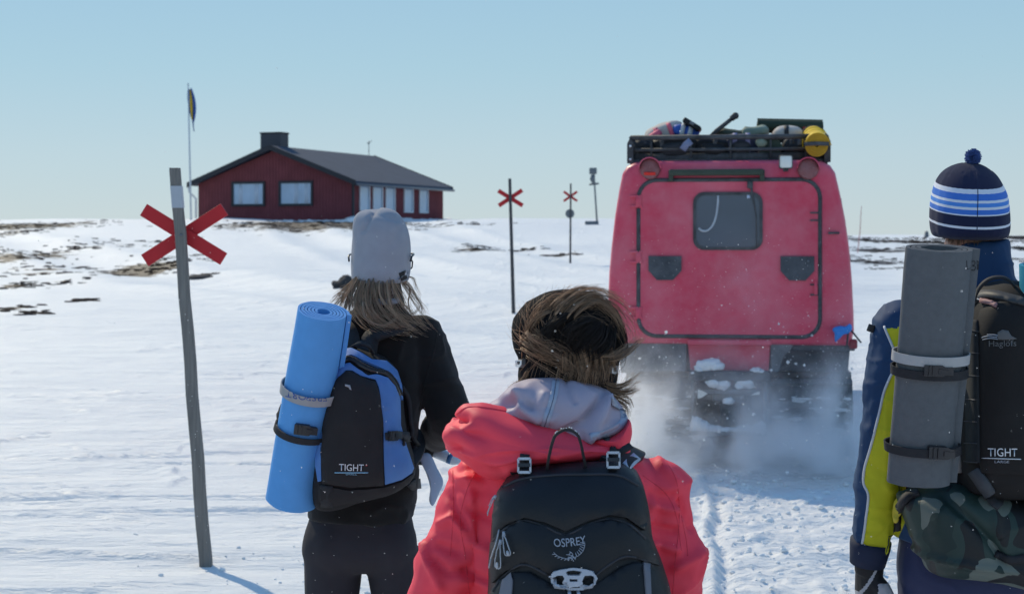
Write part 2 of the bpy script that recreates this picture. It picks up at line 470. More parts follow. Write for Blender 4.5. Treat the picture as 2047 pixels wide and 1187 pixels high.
def axis(lo, hi, d0, d1, step, g_lo, g_hi, lim_lo, lim_hi):
    mid = list(np.arange(d0, d1, step)); a = [d0]; s = step
    while a[-1] > lo: s = min(s*g_lo, lim_lo); a.append(a[-1]-s)
    b = [mid[-1]]; s = step
    while b[-1] < hi: s = s*g_hi; b.append(b[-1]+s)
    return np.array(a[:0:-1]+mid+b[1:])
gx1 = axis(-60, 60, -3.2, 3.4, .024, 1.03, 1.03, 3, 3)
gx = np.concatenate([[-9000, -4000, -1500, -600, -300, -180, -110, -80], gx1, [80, 110, 180, 300, 600, 1500, 4000, 9000]])
gy1 = axis(-60, 150, 6.0, 13.5, .026, 1.08, 1.0105, 6, 3)
gy = np.concatenate([[-9000, -2000, -400, -150], gy1, [175, 210, 260, 330, 430, 600, 900, 1500, 3000, 9000]])
GX, GY = np.meshgrid(gx, gy); gxv, gyv = GX.ravel(), GY.ravel()
GZ = hgt(gxv, gyv)
me = bpy.data.meshes.new('snow_ground')
nx, ny = len(gx), len(gy)
ii = (np.arange(ny-1)[:, None]*nx+np.arange(nx-1)[None]).ravel()
fa = np.stack([ii, ii+1, ii+nx+1, ii+nx], 1)
me.vertices.add(nx*ny); me.vertices.foreach_set('co', np.stack([gxv, gyv, GZ], 1).ravel())
me.loops.add(fa.size); me.loops.foreach_set('vertex_index', fa.ravel())
me.polygons.add(len(fa)); me.polygons.foreach_set('loop_start', np.arange(0, fa.size, 4)); me.update(calc_edges=True)
# bare heather: (px,py,half width px,half height px,strength)
BARE = [(60, 452, 130, 12, 1.0), (20, 468, 60, 8, .7), (40, 508, 90, 20, .8), (85, 540, 110, 16, .62), (270, 543, 100, 12, 1.0), (330, 533, 40, 9, .9), (30, 573, 50, 8, .7), (110, 566, 80, 8, .6),
        (25, 616, 55, 6, .8), (70, 625, 40, 5, .7), (172, 600, 22, 4, .9), (240, 492, 120, 12, .45), (150, 495, 100, 9, .45),
        (398, 552, 40, 5, .9), (360, 517, 90, 8, .55), (640, 447, 240, 7, 1.1), (860, 454, 160, 5, .6), (960, 498, 70, 4, .8), (1050, 500, 60, 3, .6), (1115, 511, 44, 4, 1.0),
        (1780, 503, 130, 5, .9), (1770, 481, 130, 5, .8), (1730, 523, 110, 4, .95), (1850, 484, 90, 4, .8), (2030, 494, 60, 7, 1.0), (2030, 473, 90, 3, .9), (1980, 520, 160, 4, .6), (1600, 500, 200, 6, .7), (1790, 537, 60, 3, .5), (1920, 478, 160, 4, .6)]
msk = np.zeros(nx*ny)
pxv = CX+F*gxv/np.maximum(gyv, .1); 
sel = (gyv > 10) & (gyv < 260)
SP = []
for (px, py, hw, hh, st) in BARE:
    x0, y0 = ground_px(px, py); _, ya = ground_px(px, py+hh); _, yb = ground_px(px, max(py-hh, 441))
    hx = hw/F*y0; hy = max(abs(yb-ya)/2, .35); SP.append((x0, y0, hx, hy, st))
    r2 = ((gxv-x0)/hx)**2+((gyv-y0)/hy)**2
    msk = np.maximum(msk, st*np.exp(-r2*.9)*sel)
snow = mat('snow', (.845, .845, .845), .55, .012, 2.0, 0, spec=.25)
n = snow.node_tree; L = n.links.new; B = n.nodes['Principled BSDF']
tc = n.nodes.new('ShaderNodeTexCoord')
mp = n.nodes.new('ShaderNodeMapping'); mp.inputs['Scale'].default_value = (.8, 1.1, 1); L(tc.outputs['Object'], mp.inputs[0])
nz = n.nodes.new('ShaderNodeTexNoise'); nz.inputs['Scale'].default_value = 1.5; nz.inputs['Detail'].default_value = 8; nz.inputs['Roughness'].default_value = .62; L(mp.outputs[0], nz.inputs['Vector'])
at = n.nodes.new('ShaderNodeAttribute'); at.attribute_name = 'bare'
ad = n.nodes.new('ShaderNodeMath'); ad.operation = 'MULTIPLY_ADD'; ad.inputs[1].default_value = .62; L(at.outputs['Fac'], ad.inputs[0]); L(nz.outputs[0], ad.inputs[2])
cr = n.nodes.new('ShaderNodeMapRange'); cr.inputs[1].default_value = .88; cr.inputs[2].default_value = .935; L(ad.outputs[0], cr.inputs[0])
n2 = n.nodes.new('ShaderNodeTexNoise'); n2.inputs['Scale'].default_value = 5; n2.inputs['Detail'].default_value = 6; L(tc.outputs['Object'], n2.inputs['Vector'])
rc = n.nodes.new('ShaderNodeValToRGB'); e = rc.color_ramp.elements
e[0].position = .35; e[0].color = (.018, .013, .011, 1); e[1].position = .68; e[1].color = (.046, .025, .019, 1); L(n2.outputs[0], rc.inputs[0])
src = B.inputs['Base Color'].links[0].from_socket
mx = n.nodes.new('ShaderNodeMix'); mx.data_type = 'RGBA'; L(cr.outputs[0], mx.inputs[0]); L(src, mx.inputs[6]); L(rc.outputs[0], mx.inputs[7]); L(mx.outputs[2], B.inputs['Base Color'])
nb = n.nodes.new('ShaderNodeTexNoise'); nb.inputs['Scale'].default_value = 9; nb.inputs['Detail'].default_value = 9; nb.inputs['Roughness'].default_value = .65
mpb = n.nodes.new('ShaderNodeMapping'); mpb.inputs['Scale'].default_value = (.6, 2.0, 1); L(tc.outputs['Object'], mpb.inputs[0]); L(mpb.outputs[0], nb.inputs['Vector'])
bp = n.nodes.new('ShaderNodeBump'); bp.inputs['Strength'].default_value = .7; bp.inputs['Distance'].default_value = .05; L(nb.outputs[0], bp.inputs['Height'])
nb2 = n.nodes.new('ShaderNodeTexNoise'); nb2.inputs['Scale'].default_value = 1.1; nb2.inputs['Detail'].default_value = 7; nb2.inputs['Roughness'].default_value = .6
mpb2 = n.nodes.new('ShaderNodeMapping'); mpb2.inputs['Scale'].default_value = (.55, 1.3, 1); L(tc.outputs['Object'], mpb2.inputs[0]); L(mpb2.outputs[0], nb2.inputs['Vector'])
bp0 = n.nodes.new('ShaderNodeBump'); bp0.inputs['Strength'].default_value = .55; bp0.inputs['Distance'].default_value = .26; L(nb2.outputs[0], bp0.inputs['Height']); L(bp0.outputs[0], bp.inputs['Normal'])
# grains that glint
n3 = n.nodes.new('ShaderNodeTexNoise'); n3.inputs['Scale'].default_value = 260; L(tc.outputs['Object'], n3.inputs['Vector'])
b2 = n.nodes.new('ShaderNodeBump'); b2.inputs['Strength'].default_value = .5; b2.inputs['Distance'].default_value = .002; L(n3.outputs[0], b2.inputs['Height']); L(bp.outputs[0], b2.inputs['Normal']); L(b2.outputs[0], B.inputs['Normal'])
go = bpy.data.objects.new('snow_ground', me); COL.objects.link(go); me.materials.append(snow); me.polygons.foreach_set('use_smooth', [True]*len(me.polygons))
go['kind'] = 'structure'; ORG[go.name] = np.zeros(3); setattrf(go, 'bare', msk)
# low shrubs sticking out of the bare ground
rng = np.random.default_rng(3)
hb = MB()
for (x0, y0, hx, hy, st) in SP:
    if y0 > 200: continue
    k = int(min(420, 20+hx*hy*9*st))
    for _ in range(k):
        x, y = x0+rng.normal()*hx*.5, y0+rng.normal()*hy*.5; r = rng.uniform(.02, .05)*(1+y0/110)
        z = ghb(x, y)
        hb.ball((x, y, z+r*.05), (r*rng.uniform(1, 3.4), r, r*rng.uniform(.25, .6)), 6, 3, nz=.5, seed=int(rng.integers(1000)))
heather = mat('heather', (.030, .018, .014), .95, .35, 3)
mk('heather', hb, heather, kind='stuff', origin=(0, 0, 0), label='low brown heather and moss showing through the snow')
# loose clods of snow
lb = MB()
for k in range(1200):
    if k < 150: x, y = -.75+rng.normal()*.5, rng.uniform(6.8, 10)
    else:
        x, y = TRX+rng.normal()*.62, rng.uniform(6.5, 12.8)
    r = abs(rng.normal())*(.004 if k < 150 else .007)+.003
    lb.ball((x, y, gh(x, y)+r*.4), (r*1.3, r, r*.9), 6, 4, nz=.35, seed=k)
clod = mat('snow_clod', (.845, .845, .845), .6, .01)
mk('snow_clods', lb, clod, kind='stuff', origin=(0, 0, 0), label='small loose clods of snow scattered over the track')
rock = mat('dark_rock', (.05, .048, .05), .9, .3, 8, .5, 20, bd=.02)
x, y = ground_px(688, 574)
g = MB().ball((x, y, ghb(x, y)+.05), (.23, .2, .16), 24, 14, nz=.6, seed=4)
mk('rock', g, rock, origin=(x, y, ghb(x, y)), label="dark rock poking out of the snow just left of the woman's hair", cat='rock', smooth=True)
x, y = ground_px(400, 556)
g = MB().ball((x, y, ghb(x, y)), (.36, .3, .10), 20, 10, nz=.3, seed=9)
mk('rock', g, rock, origin=(x, y, ghb(x, y)), label='flat dark rock in the snow just right of the near wooden pole', cat='rock')

# ================================================================== way-marker poles
def wood_mat(name, c):
    m = mat(name, c, .85, .26, 9, .9, 26, bd=.006); n = m.node_tree; L = n.links.new
    tc = [q for q in n.nodes if q.type == 'TEX_COORD'][0]; mp = n.nodes.new('ShaderNodeMapping'); mp.inputs['Scale'].default_value = (9, 9, .5)
    L(tc.outputs['Object'], mp.inputs[0])
    for q in n.nodes:
        if q.type == 'TEX_NOISE': L(mp.outputs[0], q.inputs['Vector'])
    return m
wood = wood_mat('weathered_wood', (.20, .188, .175))
redp = mat('red_paint', (.50, .016, .024), .5, .08, 9, .1, 40)
tape = mat('grey_tape', (.42, .45, .5), .4, .05)
dark_wood = wood_mat('dark_wood', (.07, .07, .075))
dmetal = mat('dull_metal', (.16, .17, .19), .5, .1, metal=.6)
def cross_pole(Y, base, top, cpx, arms, bw, rw, m, label, disc=None, square=False):
    x0, z0 = W(*base, Y)[[0, 2]]; zg = gh(x0, Y)
    t = thing('marker_pole', label, 'marker pole', (x0, Y, zg), 'red-cross marker poles along the winter trail')
    a = W(*base, Y); b = W(*top, Y); a = a+(b-a)/(b-a)[2]*(zg-.12-a[2])
    d = (b-a); k = 14; path = [a+d*i/(k-1) for i in range(k)]
    if square:
        g = MB(); rings = []
        for i, p in enumerate(path):
            s = rw*(1.1-.18*i/(k-1)); jx = .003*math.sin(i*1.9)
            rings.append([p+np.array([sx*s+jx, sy*s*.9, 0]) for sx, sy in ((-.8, -1), (.8, -1), (1, -.8), (1, .8), (.8, 1), (-.8, 1), (-1, .8), (-1, -.8))])
        g.loft(rings); mk('post', g, m, t, sharp=30)
        tt = MB(); rr = []
        for f in (.905, .957):
            p = a+d*f; s = rw*.99
            rr.append([p+np.array([sx*s, sy*s, 0]) for sx, sy in ((-.95, -1), (.95, -1), (1, -.9), (1, .9), (.95, 1), (-.95, 1), (-1, .9), (-1, -.9))])
        tt.loft(rr); mk('reflective_band', tt, tape, t, sharp=30)
    else:
        mk('post', MB().tube(path, np.linspace(rw*1.08, rw*.85, k), 10), m, t)
    c = W(*cpx, Y); off = rw+.008
    for i, ((x1, y1), (x2, y2)) in enumerate(arms):
        p, q = W(x1, y1, Y), W(x2, y2, Y); yy = Y+off+.02*i+.004
        p[1] = q[1] = yy; u = (q-p)/np.linalg.norm(q-p); v = np.array([-u[2], 0, u[0]])*bw/2
        mk('cross_arm', MB().prism([p-v, q-v, q+v, p+v], (0, .016, 0)), redp, t, smooth=False, bevel=.0015)
    for (sx, sy) in ((0, 0),):
        mk('bolt', MB().ball(c+np.array([0, -rw-.001, 0]), (.008, .004, .008), 8, 4), dmetal, t)
    if disc:
        p = W(*disc[0], Y); r = disc[1]; an = np.linspace(0, 2*np.pi, 24, endpoint=False)
        poly = [p+np.array([math.cos(q)*r, off+.05, math.sin(q)*r]) for q in an]
        mk('round_plate', MB().prism(poly, (0, .012, 0)), mat('plate_back', (.17, .19, .21), .45, .05, metal=.3), t, sharp=30)
    return t
cross_pole(8.97, (410, 1115), (350, 336), (364, 470), [((283, 419), (444, 518)), ((284, 521), (444, 418))], .071, .029, wood, 'near wooden trail pole with large red cross and a grey band at its top', square=True)
cross_pole(30.2, (1027, 640), (1019, 357), (1020, 396), [((996, 381), (1045, 411)), ((997, 411), (1044, 380))], .075, .033, dark_wood, 'thin dark pole with red cross, left of the two farther ones beside the red vehicle')
cross_pole(53, (1140, 523), (1141, 367), (1140, 392), [((1127, 383), (1154, 402)), ((1127, 402), (1154, 383))], .075, .032, dark_wood, 'small distant pole with red cross above a round grey plate', disc=((1139.5, 427), .14))
# leaning post with a box, on the horizon
Y = 92.0; a = W(1194, 446, Y); b = W(1187, 345, Y); a[2] = ghb(a[0], Y)-.1
t = thing('instrument_post', 'leaning post carrying a grey box and a crossbar on the snowy horizon', 'instrument post', (a[0], Y, ghb(a[0], Y)))
gm = mat('grey_instrument', (.13, .15, .17), .5, .1)
mk('post', MB().tube([a, b], [.05, .045], 8), gm, t)
mk('crossbar', MB().tube([W(1178, 369, Y-.03), W(1197, 367, Y-.03)], .055, 8), gm, t)
mk('box', MB().box(W(1185.5, 342, Y-.02), (.20, .14, .17), bev=.03), gm, t)
mk('neck', MB().tube([W(1186, 350, Y-.05), W(1183.5, 358, Y-.06), W(1188, 368, Y-.05)], [.12, .13, .09], 10), gm, t)
q = W(1183, 443, Y); q[2] = ghb(q[0], Y)+.06
mk('base', MB().box(q, (.36, .2, .10), bev=.02), gm, t)
# thin stakes far right
rs = mat('faded_red', (.45, .2, .2), .7)
def stake(p0, p1, Y, r, m, label):
    a = W(*p0, Y); b = W(*p1, Y); a[2] = ghb(a[0], Y)-.1
    mk('stake', MB().tube([a, (a+b)/2+np.array([.03, 0, 0]), b], [r, r*.9, r*.6], 8), m, origin=(a[0], Y, ghb(a[0], Y)), label=label, cat='stake')
stake((1714, 474), (1722, 412), 80, .022, rs, 'thin faded red stake on the horizon just right of the vehicle')
stake((1852, 473), (1852, 462), 150, .22, gm, "short dark stump on the right horizon beside the man's striped hat")
# ================================================================== red cabin
def cabin():
    C0 = np.array([-14.77, 106.0]); ud = np.array([.926, -.378]); vd = np.array([.378, .926]); wv = 5.5; Lg = 13.2
    zb = 2.93; ze = 5.22; zr = 7.36
    def pt(u, v, z): q = C0+ud*u+vd*v; return np.array([q[0], q[1], z])
    t = thing('cabin', 'dark red wooden cabin with grey roof on the snowy rise', 'cabin', pt(0, Lg/2, zb))
    red = mat('falu_red', (.175, .044, .052), .85, .14, 1.5); blk = mat('dark_trim', (.025, .027, .034), .6, .1)  # wall red is greyed to stand in for air haze
    roofm = mat('roof_felt', (.042, .058, .092), .8, .12, 1.2, .2, 8); glass = mat('window_glass', (.34, .46, .60), .12, .14, .9, spec=.9)  # panes: reflected sky is put into the pale blue base colour
    stone = mat('chimney_sheet', (.05, .055, .07), .6, .1); white = mat('white_trim', (.6, .62, .65), .6)
    mk('gable_wall', MB().prism([pt(-wv, 0, zb-.6), pt(wv, 0, zb-.6), pt(wv, 0, ze), pt(0, 0, zr-.12), pt(-wv, 0, ze)], np.append(vd*.2, 0)), red, t, smooth=False)
    mk('gable_wall', MB().prism([pt(-wv, Lg-.2, zb-1.6), pt(wv, Lg-.2, zb-1.6), pt(wv, Lg-.2, ze), pt(0, Lg-.2, zr-.12), pt(-wv, Lg-.2, ze)], np.append(vd*.2, 0)), red, t, smooth=False)
    for s in (-1, 1):
        mk('side_wall', MB().prism([pt(s*wv, .2, zb-1.6), pt(s*wv, Lg-.2, zb-1.6), pt(s*wv, Lg-.2, ze), pt(s*wv, .2, ze)], np.append(-ud*s*.2, 0)), red, t, smooth=False)
    # cover strips over the board joints
    g = MB()
    R = np.array([[ud[0], vd[0], 0], [ud[1], vd[1], 0], [0, 0, 1]])
    for u in np.arange(-wv+.1, wv, .22):
        top = ze+(zr-.12-ze)*(1-abs(u)/wv)-.05
        g.box(pt(u, -.012, (zb-.5+top)/2), (.03, .012, (top-zb+.5)/2), R)
    for v in np.arange(.1, Lg, .22): g.box(pt(wv+.012, v, (zb-1+ze)/2), (.012, .03, (ze-zb+1)/2), R)
    mk('cover_strips', g, red, t, smooth=False, kind='stuff')
    mk('corner_board', MB().box(pt(wv+.03, -.03, (zb-.4+ze)/2), (.06, .06, (ze-zb+.4)/2), R), blk, t, smooth=False)
    # plinth
    # roof slabs
    ov = .55
    for s in (-1, 1):
        e = s*(wv+.45); ez = ze-(zr-ze)/wv*.45+.05
        mk('roof', MB().prism([pt(0, -ov, zr), pt(e, -ov, ez), pt(e, Lg+ov, ez), pt(0, Lg+ov, zr)], (0, 0, .16)), roofm, t, smooth=False)
        for v in (-ov-.05, Lg+ov+.002):
            mk('barge_board', MB().prism([pt(0, v, zr-.12), pt(e*1.005, v, ez-.12), pt(e*1.005, v, ez+.20), pt(0, v, zr+.20)], np.append(vd*.045, 0)), blk, t, smooth=False)
    e = wv+.55; ez = ze-(zr-ze)/wv*.45
    mk('gutter', MB().tube([pt(e, -ov, ez), pt(e, Lg+ov, ez)], .085, 8), dmetal, t)
    mk('downpipe', MB().tube([pt(-wv-.5, -.35, ez+.05), pt(-wv-.48, -.3, ez-.35), pt(-wv-.12, -.1, ez-.75), pt(-wv-.12, -.1, zb-.2)], .06, 8), white, t)
    # gable windows
    def win(o, uu, vv, w, h, zc, fr, mull, mf):
        """o origin, uu along, vv outward"""
        f = MB(); c = o+np.array([0, 0, zc])
        def pz(a, z, d): return c+np.append(uu*a+vv*d, z)
        for (a0, a1, z0, z1) in ((-w/2-fr, w/2+fr, h/2, h/2+fr), (-w/2-fr, w/2+fr, -h/2-fr, -h/2), (-w/2-fr, -w/2, -h/2, h/2), (w/2, w/2+fr, -h/2, h/2)):
            f.prism([pz(a0, z0, 0), pz(a1, z0, 0), pz(a1, z1, 0), pz(a0, z1, 0)], np.append(vv*.09, 0))
        for m in mull: f.prism([pz(m-.03, -h/2, .02), pz(m+.03, -h/2, .02), pz(m+.03, h/2, .02), pz(m-.03, h/2, .02)], np.append(vv*.06, 0))
        wo = mk('window', f, mf, t, smooth=False)
        mk('pane', MB().prism([pz(-w/2, -h/2, .012), pz(w/2, -h/2, .012), pz(w/2, h/2, .012), pz(-w/2, h/2, .012)], np.append(vv*.012, 0)), glass, wo, smooth=False)
        return wo, pz
    curt = mat('curtain', (.62, .66, .72), .8, .06)
    for u, w in ((-1.83, 2.12), (1.55, 2.12)):
        wo, pz = win(pt(u, -.004, 0), ud, -vd, w, 1.26, 4.55, .15, [], blk)
        for a in ((-w*.32, w*.22) if u < 0 else (-w*.05, w*.3)):
            g = MB()
            for q in range(5): g.tube([pz(a+q*.06, -.6, .026), pz(a+q*.06, .6, .026)], .02, 6)
            mk('curtain', g, curt, wo)
    for v in (1.45, 3.25, 5.0, 7.7, 10.0):
        win(pt(wv+.004, v, 0), vd, ud, 1.16, 1.5, 4.3, .10, [], white)
    # chimney with cap
    cc = pt(-.85, 1.5, 7.55)
    mk('chimney', MB().box(cc, (.72, .5, .82), R), stone, t, smooth=False)
    mk('chimney_cap', MB().box(cc+np.array([0, 0, .85]), (.76, .54, .05), R), blk, t, smooth=False)
    p = pt(0, Lg-.3, zr)
    mk('antenna', MB().tube([p, p+np.array([0, 0, 1.15])], .025, 6).tube([p+np.array([-.12, 0, 1.0]), p+np.array([.22, 0, 1.16])], .02, 6).ball(p+np.array([0, 0, 1.0]), .07, 8, 5), gm, t)
    # snow bank along the wall foot
    g = MB(); rng = np.random.default_rng(5)
    for v in np.arange(-.5, Lg, .5): g.ball(pt(wv+.5, v, zb-.35), (.7, .6, .38+.2*rng.random()), 10, 6, nz=.3, seed=int(v*10)+50)
    for u in np.arange(-wv, wv, .6): g.ball(pt(u, -.5, zb-.42), (.6, .5, .42), 10, 6, nz=.2, seed=int(u*10)+150)
    mk('snow_bank', g, clod, kind='stuff', origin=(0, 0, 0), label='low snow bank against the cabin walls')
cabin()
# flagpole and flag
Y = 102.0; a = W(382, 432, Y); b = W(376, 170, Y); a[2] = ghb(a[0], Y)-.1
pole = thing('flagpole', 'tall pale flagpole standing left of the red cabin', 'flagpole', (a[0], Y, ghb(a[0], Y)))
pm = mat('pole_paint', (.5, .55, .6), .5)
mk('pole', MB().tube([a, (a+b)/2, b], [.06, .05, .035], 8), pm, pole)
mk('finial', MB().ball(b+np.array([0, 0, .05]), .06, 10, 6), pm, pole)
g = MB(); vs = []; NU, NV = 26, 30
for j in range(NV):
    s = j/(NV-1)
    for i in range(NU):
        q = i/(NU-1); fold = math.sin(q*9+s*2)*.05
        c = W(377.5+9.5*(s**1.1), 178+84*s, Y)
        wd = (.08+.40*math.sin(math.pi*min(1, s*1.15+.1))**.8)*(1 if s < .85 else .6)
        vs.append(c+np.array([(q-.35)*wd+.01, math.sin(q*13)*.07, fold]))
fs = [(j*NU+i, j*NU+i+1, (j+1)*NU+i+1, (j+1)*NU+i) for j in range(NV-1) for i in range(NU-1)]
g.add(vs, fs)
fm = attr_mix(mat('flag_cloth', (.03, .09, .32), .8), 'cross', (.75, .48, .02))
fo = mk('flag', g, fm, origin=W(376, 200, Y), label='drooping blue and yellow flag hanging on the flagpole', cat='flag', norm=False)
val = []
for j in range(NV):
    for i in range(NU):
        q, s = i/(NU-1), j/(NV-1)
        val.append(.13-abs(q-.4+.3*(s-.5)) if s < .75 else -1)
setattrf(fo, 'cross', val)
so = fo.modifiers.new('s', 'SOLIDIFY'); so.thickness = .006
# ================================================================== tracked vehicle
BEFORE_VEHICLE = set(SC.objects)
YV = 13.1
def V(px, py, dy=0):
    p = W(px, py, YV); p[1] += dy; return p
def Vp(pts, dy): return [V(x, y, dy) for x, y in pts]
zv = gh(1.66, 13.6)
veh = thing('tracked_vehicle', 'red tracked snow vehicle seen from behind with loaded roof rack', 'snow vehicle', (1.665, YV+1.4, zv))
vred = mat('vehicle_red', (.64, .020, .074), .42, .10, 2.2, .12, 300, spec=.45)
# thin film of blown snow on the rear panels
def snow_film(m, amt=.16, sc=3.0):
    n = m.node_tree; L = n.links.new; b = n.nodes['Principled BSDF']; src = b.inputs['Base Color'].links[0].from_socket
    tc = [q for q in n.nodes if q.type == 'TEX_COORD'][0]
    a = n.nodes.new('ShaderNodeTexNoise'); a.inputs['Scale'].default_value = sc; a.inputs['Detail'].default_value = 7; a.inputs['Roughness'].default_value = .7
    L(tc.outputs['Object'], a.inputs['Vector'])
    mr = n.nodes.new('ShaderNodeMapRange'); mr.inputs[1].default_value = .36; mr.inputs[2].default_value = .74; mr.inputs[3].default_value = amt*.15; mr.inputs[4].default_value = amt
    L(a.outputs[0], mr.inputs[0])
    mx = n.nodes.new('ShaderNodeMix'); mx.data_type = 'RGBA'; mx.inputs[7].default_value = (.75, .77, .82, 1)
    L(mr.outputs[0], mx.inputs[0]); L(src, mx.inputs[6]); L(mx.outputs[2], b.inputs['Base Color']); return m
snow_film(vred, .20, 2.1)
rub = snow_film(mat('black_rubber', (.022, .022, .025), .7, .15, 6), .14, 9)
plast = snow_film(mat('dark_plastic', (.03, .036, .048), .5, .1, 6), .10, 7)
flapm = snow_film(mat('grey_flap', (.065, .068, .075), .8, .12, 5), .26, 5)
vglass = mat('vehicle_glass', (.06, .082, .115), .16, .1, 4, spec=.7)
steel = snow_film(mat('dark_steel', (.045, .047, .052), .6, .12, 6, metal=.3), .22, 6)
drift = mat('packed_snow', (.84, .84, .85), .8, .02)
half = [(1462, 320), (1600, 320), (1640, 323), (1657, 331), (1667, 346), (1676, 385), (1687, 440), (1695, 500), (1700, 560), (1703, 620), (1704, 660), (1697, 690), (1462, 690)]
hl = [(1459, 690), (1224, 690), (1218, 660), (1214, 600), (1216, 545), (1221, 490), (1228, 430), (1236, 380), (1243, 345), (1252, 331), (1268, 323), (1310, 320)]
out = np.array(half+hl, float); out = np.vstack([resample(out, 14, True)])
cen = np.array([1459.5, 505])
def body_ring(s, dy, dz=0):
    q = cen+(out-cen)*s; return np.array(Vp(q, dy))+np.array([0, 0, dz])
g = MB().loft([body_ring(.955, 0), body_ring(.978, .012), body_ring(.992, .035), body_ring(1, .075), body_ring(1.004, .4), body_ring(1.004, 2.4), body_ring(.99, 2.62), body_ring(.95, 2.7)])
body = mk('body', g, vred, veh, sharp=50)
bv = g.bvh()
# side windows on both flanks
for s, X in ((1, [1676, 1695]), (-1, [1243, 1221])):
    for d0, d1 in ((.35, 1.1), (1.2, 1.95)):
        a, b = V(X[0]+s*1.5, 395), V(X[1]+s*1.5, 520)
        poly = [np.array([a[0], YV+d0, a[2]]), np.array([a[0], YV+d1, a[2]]), np.array([b[0], YV+d1, b[2]]), np.array([b[0], YV+d0, b[2]])]
        mk('side_window', MB().prism(poly, (s*.02, 0, 0)), vglass, veh, smooth=False)
def rrect(x0, y0, x1, y1, r, k=7):
    o = []
    for cx, cy, a0 in ((x1-r, y0+r, -90), (x1-r, y1-r, 0), (x0+r, y1-r, 90), (x0+r, y0+r, 180)):
        for i in range(k):
            a = math.radians(a0+90*i/(k-1)); o.append((cx+r*math.cos(a), cy+r*math.sin(a)))
    return o
dp = rrect(1279, 362, 1634, 670, 34)
door = mk('rear_door', panel(dp, bv, .002, .014, 24), vred, veh, sharp=30)
# rubber door seal, broken where the hinges sit
sp = rrect(1277, 360, 1636, 672, 36); sp = np.array(sp+sp[:1])
sl_ = resample(sp, 4)
def in_gap(p): return p[0] < 1290 and any(a <= p[1] <= b for a, b in ((393, 412), (507, 521), (617, 635)))
run = []; seal = MB()
for p in sl_:
    if in_gap(p):
        if len(run) > 2: seal.tube(Vp(run, -.008), .0175, 8)
        run = []
    else: run.append(p)
if len(run) > 2: seal.tube(Vp(run, -.008), .0175, 8)
mk('door_seal', seal, rub, veh)
for y in (402, 514, 626):
    hg = mk('hinge', MB().box(V(1277, y, -.012), (.022, .016, .034), bev=.006).box(V(1272, y-10, -.012), (.05, .012, .009), bev=.003).box(V(1272, y+10, -.012), (.05, .012, .009), bev=.003), vred, door)
win = mk('rear_window', panel(rrect(1386, 384, 1524, 500, 22), bv, .016, .014, 14, holes=[rrect(1392, 390, 1518, 494, 18)]), rub, door, sharp=40)
mk('pane', panel(rrect(1391, 389, 1519, 495, 19), bv, .016, .006, 14), vglass, win, sharp=30)
mk('pale_curve', MB().tube(catmull(Vp([(1436, 391), (1435, 410), (1431, 435), (1424, 452), (1414, 461), (1404, 461), (1397, 456)], -.026), 30), .0085, 8), mat('curve_pale', (.42, .45, .5), .6), win)  # pale curved tube laid on the outer face of the pane
wp = MB().tube(Vp([(1500, 368), (1503, 385), (1511, 430), (1512, 494)], -.038), [.012, .008, .005, .004], 8).box(V(1499, 370, -.03), (.022, .02, .028), bev=.006)
mk('wiper', wp, rub, door)
mk('sticker', MB().box(V(1496, 393, -.024), (.012, .002, .014)), mat('pale_sticker', (.5, .58, .75), .5), win)
for cx in (1330, 1592):
    q = [(cx-33, 512), (cx+33, 512), (cx+33, 541), (cx+16, 560), (cx-16, 560), (cx-33, 541)]
    vt = mk('vent_cover', panel(q, bv, .016, .022, 14), plast, door, sharp=30)
    for sx, sy in ((-21, 521), (21, 521), (0, 552)):
        mk('screw', MB().ball(V(cx+sx, sy, -.04), (.009, .006, .009), 8, 5), dmetal, vt)
for y in (426, 441, 568, 588):
    mk('latch', MB().box(V(1625, y, -.022), (.03, .008, .006), bev=.002), rub, door)
mk('hinge_bracket', MB().box(V(1628, 575, -.02), (.012, .012, .05), bev=.003), vred, door)
# rain-gutter bar above the door
hb_ = MB()
hb_.box(V(1432, 345, -.03), (.36, .035, .024), bev=.008).box(V(1342, 352, -.02), (.018, .03, .045), bev=.006).box(V(1523, 352, -.02), (.018, .03, .045), bev=.006)
mk('gutter_bar', hb_, mat('olive_paint', (.045, .06, .045), .6, .15), veh)
mk('side_handle', MB().box(V(1663, 466, -.02), (.042, .014, .008), bev=.004), rub, veh)
# lamps
amber = snow_film(mat('amber_lens', (.20, .04, .045), .5, .15, 20, spec=.4), .16, 9); redl = mat('red_lens', (.75, .03, .02), .2, .05)
for cx, cy in ((1300, 337), (1613, 339)):
    lp = mk('tail_lamp', MB().loft([[V(cx+20*k*math.cos(a), cy+20*k*math.sin(a), d) for a in np.linspace(0, 2*np.pi, 24, endpoint=False)] for k, d in ((1.05, .03), (1.05, -.03), (.95, -.05), (.6, -.06))]), amber, veh, sharp=45)
    if cx < 1400: mk('lower_lens', MB().box(V(cx, cy+10, -.062), (.045, .006, .012), bev=.004), redl, lp)
    mk('lamp_hood', MB().loft([[V(cx+r*math.cos(a), cy+r*math.sin(a), d) for a in np.linspace(math.pi, 2*math.pi, 14)] for r, d in ((20, .03), (23, .03), (23, -.09), (20.5, -.09))], cap=False, closed=False), vred, lp)
wl = mk('work_lamp', MB().box(V(1569, 326, -.10), (.052, .03, .052), bev=.016), rub, veh)
mk('lens', MB().box(V(1569, 326, -.133), (.045, .006, .045), bev=.012), mat('lamp_lens', (.78, .78, .74), .25, .05), wl)
mk('bracket', MB().box(V(1569, 341, -.06), (.02, .05, .012), bev=.004), rub, wl)
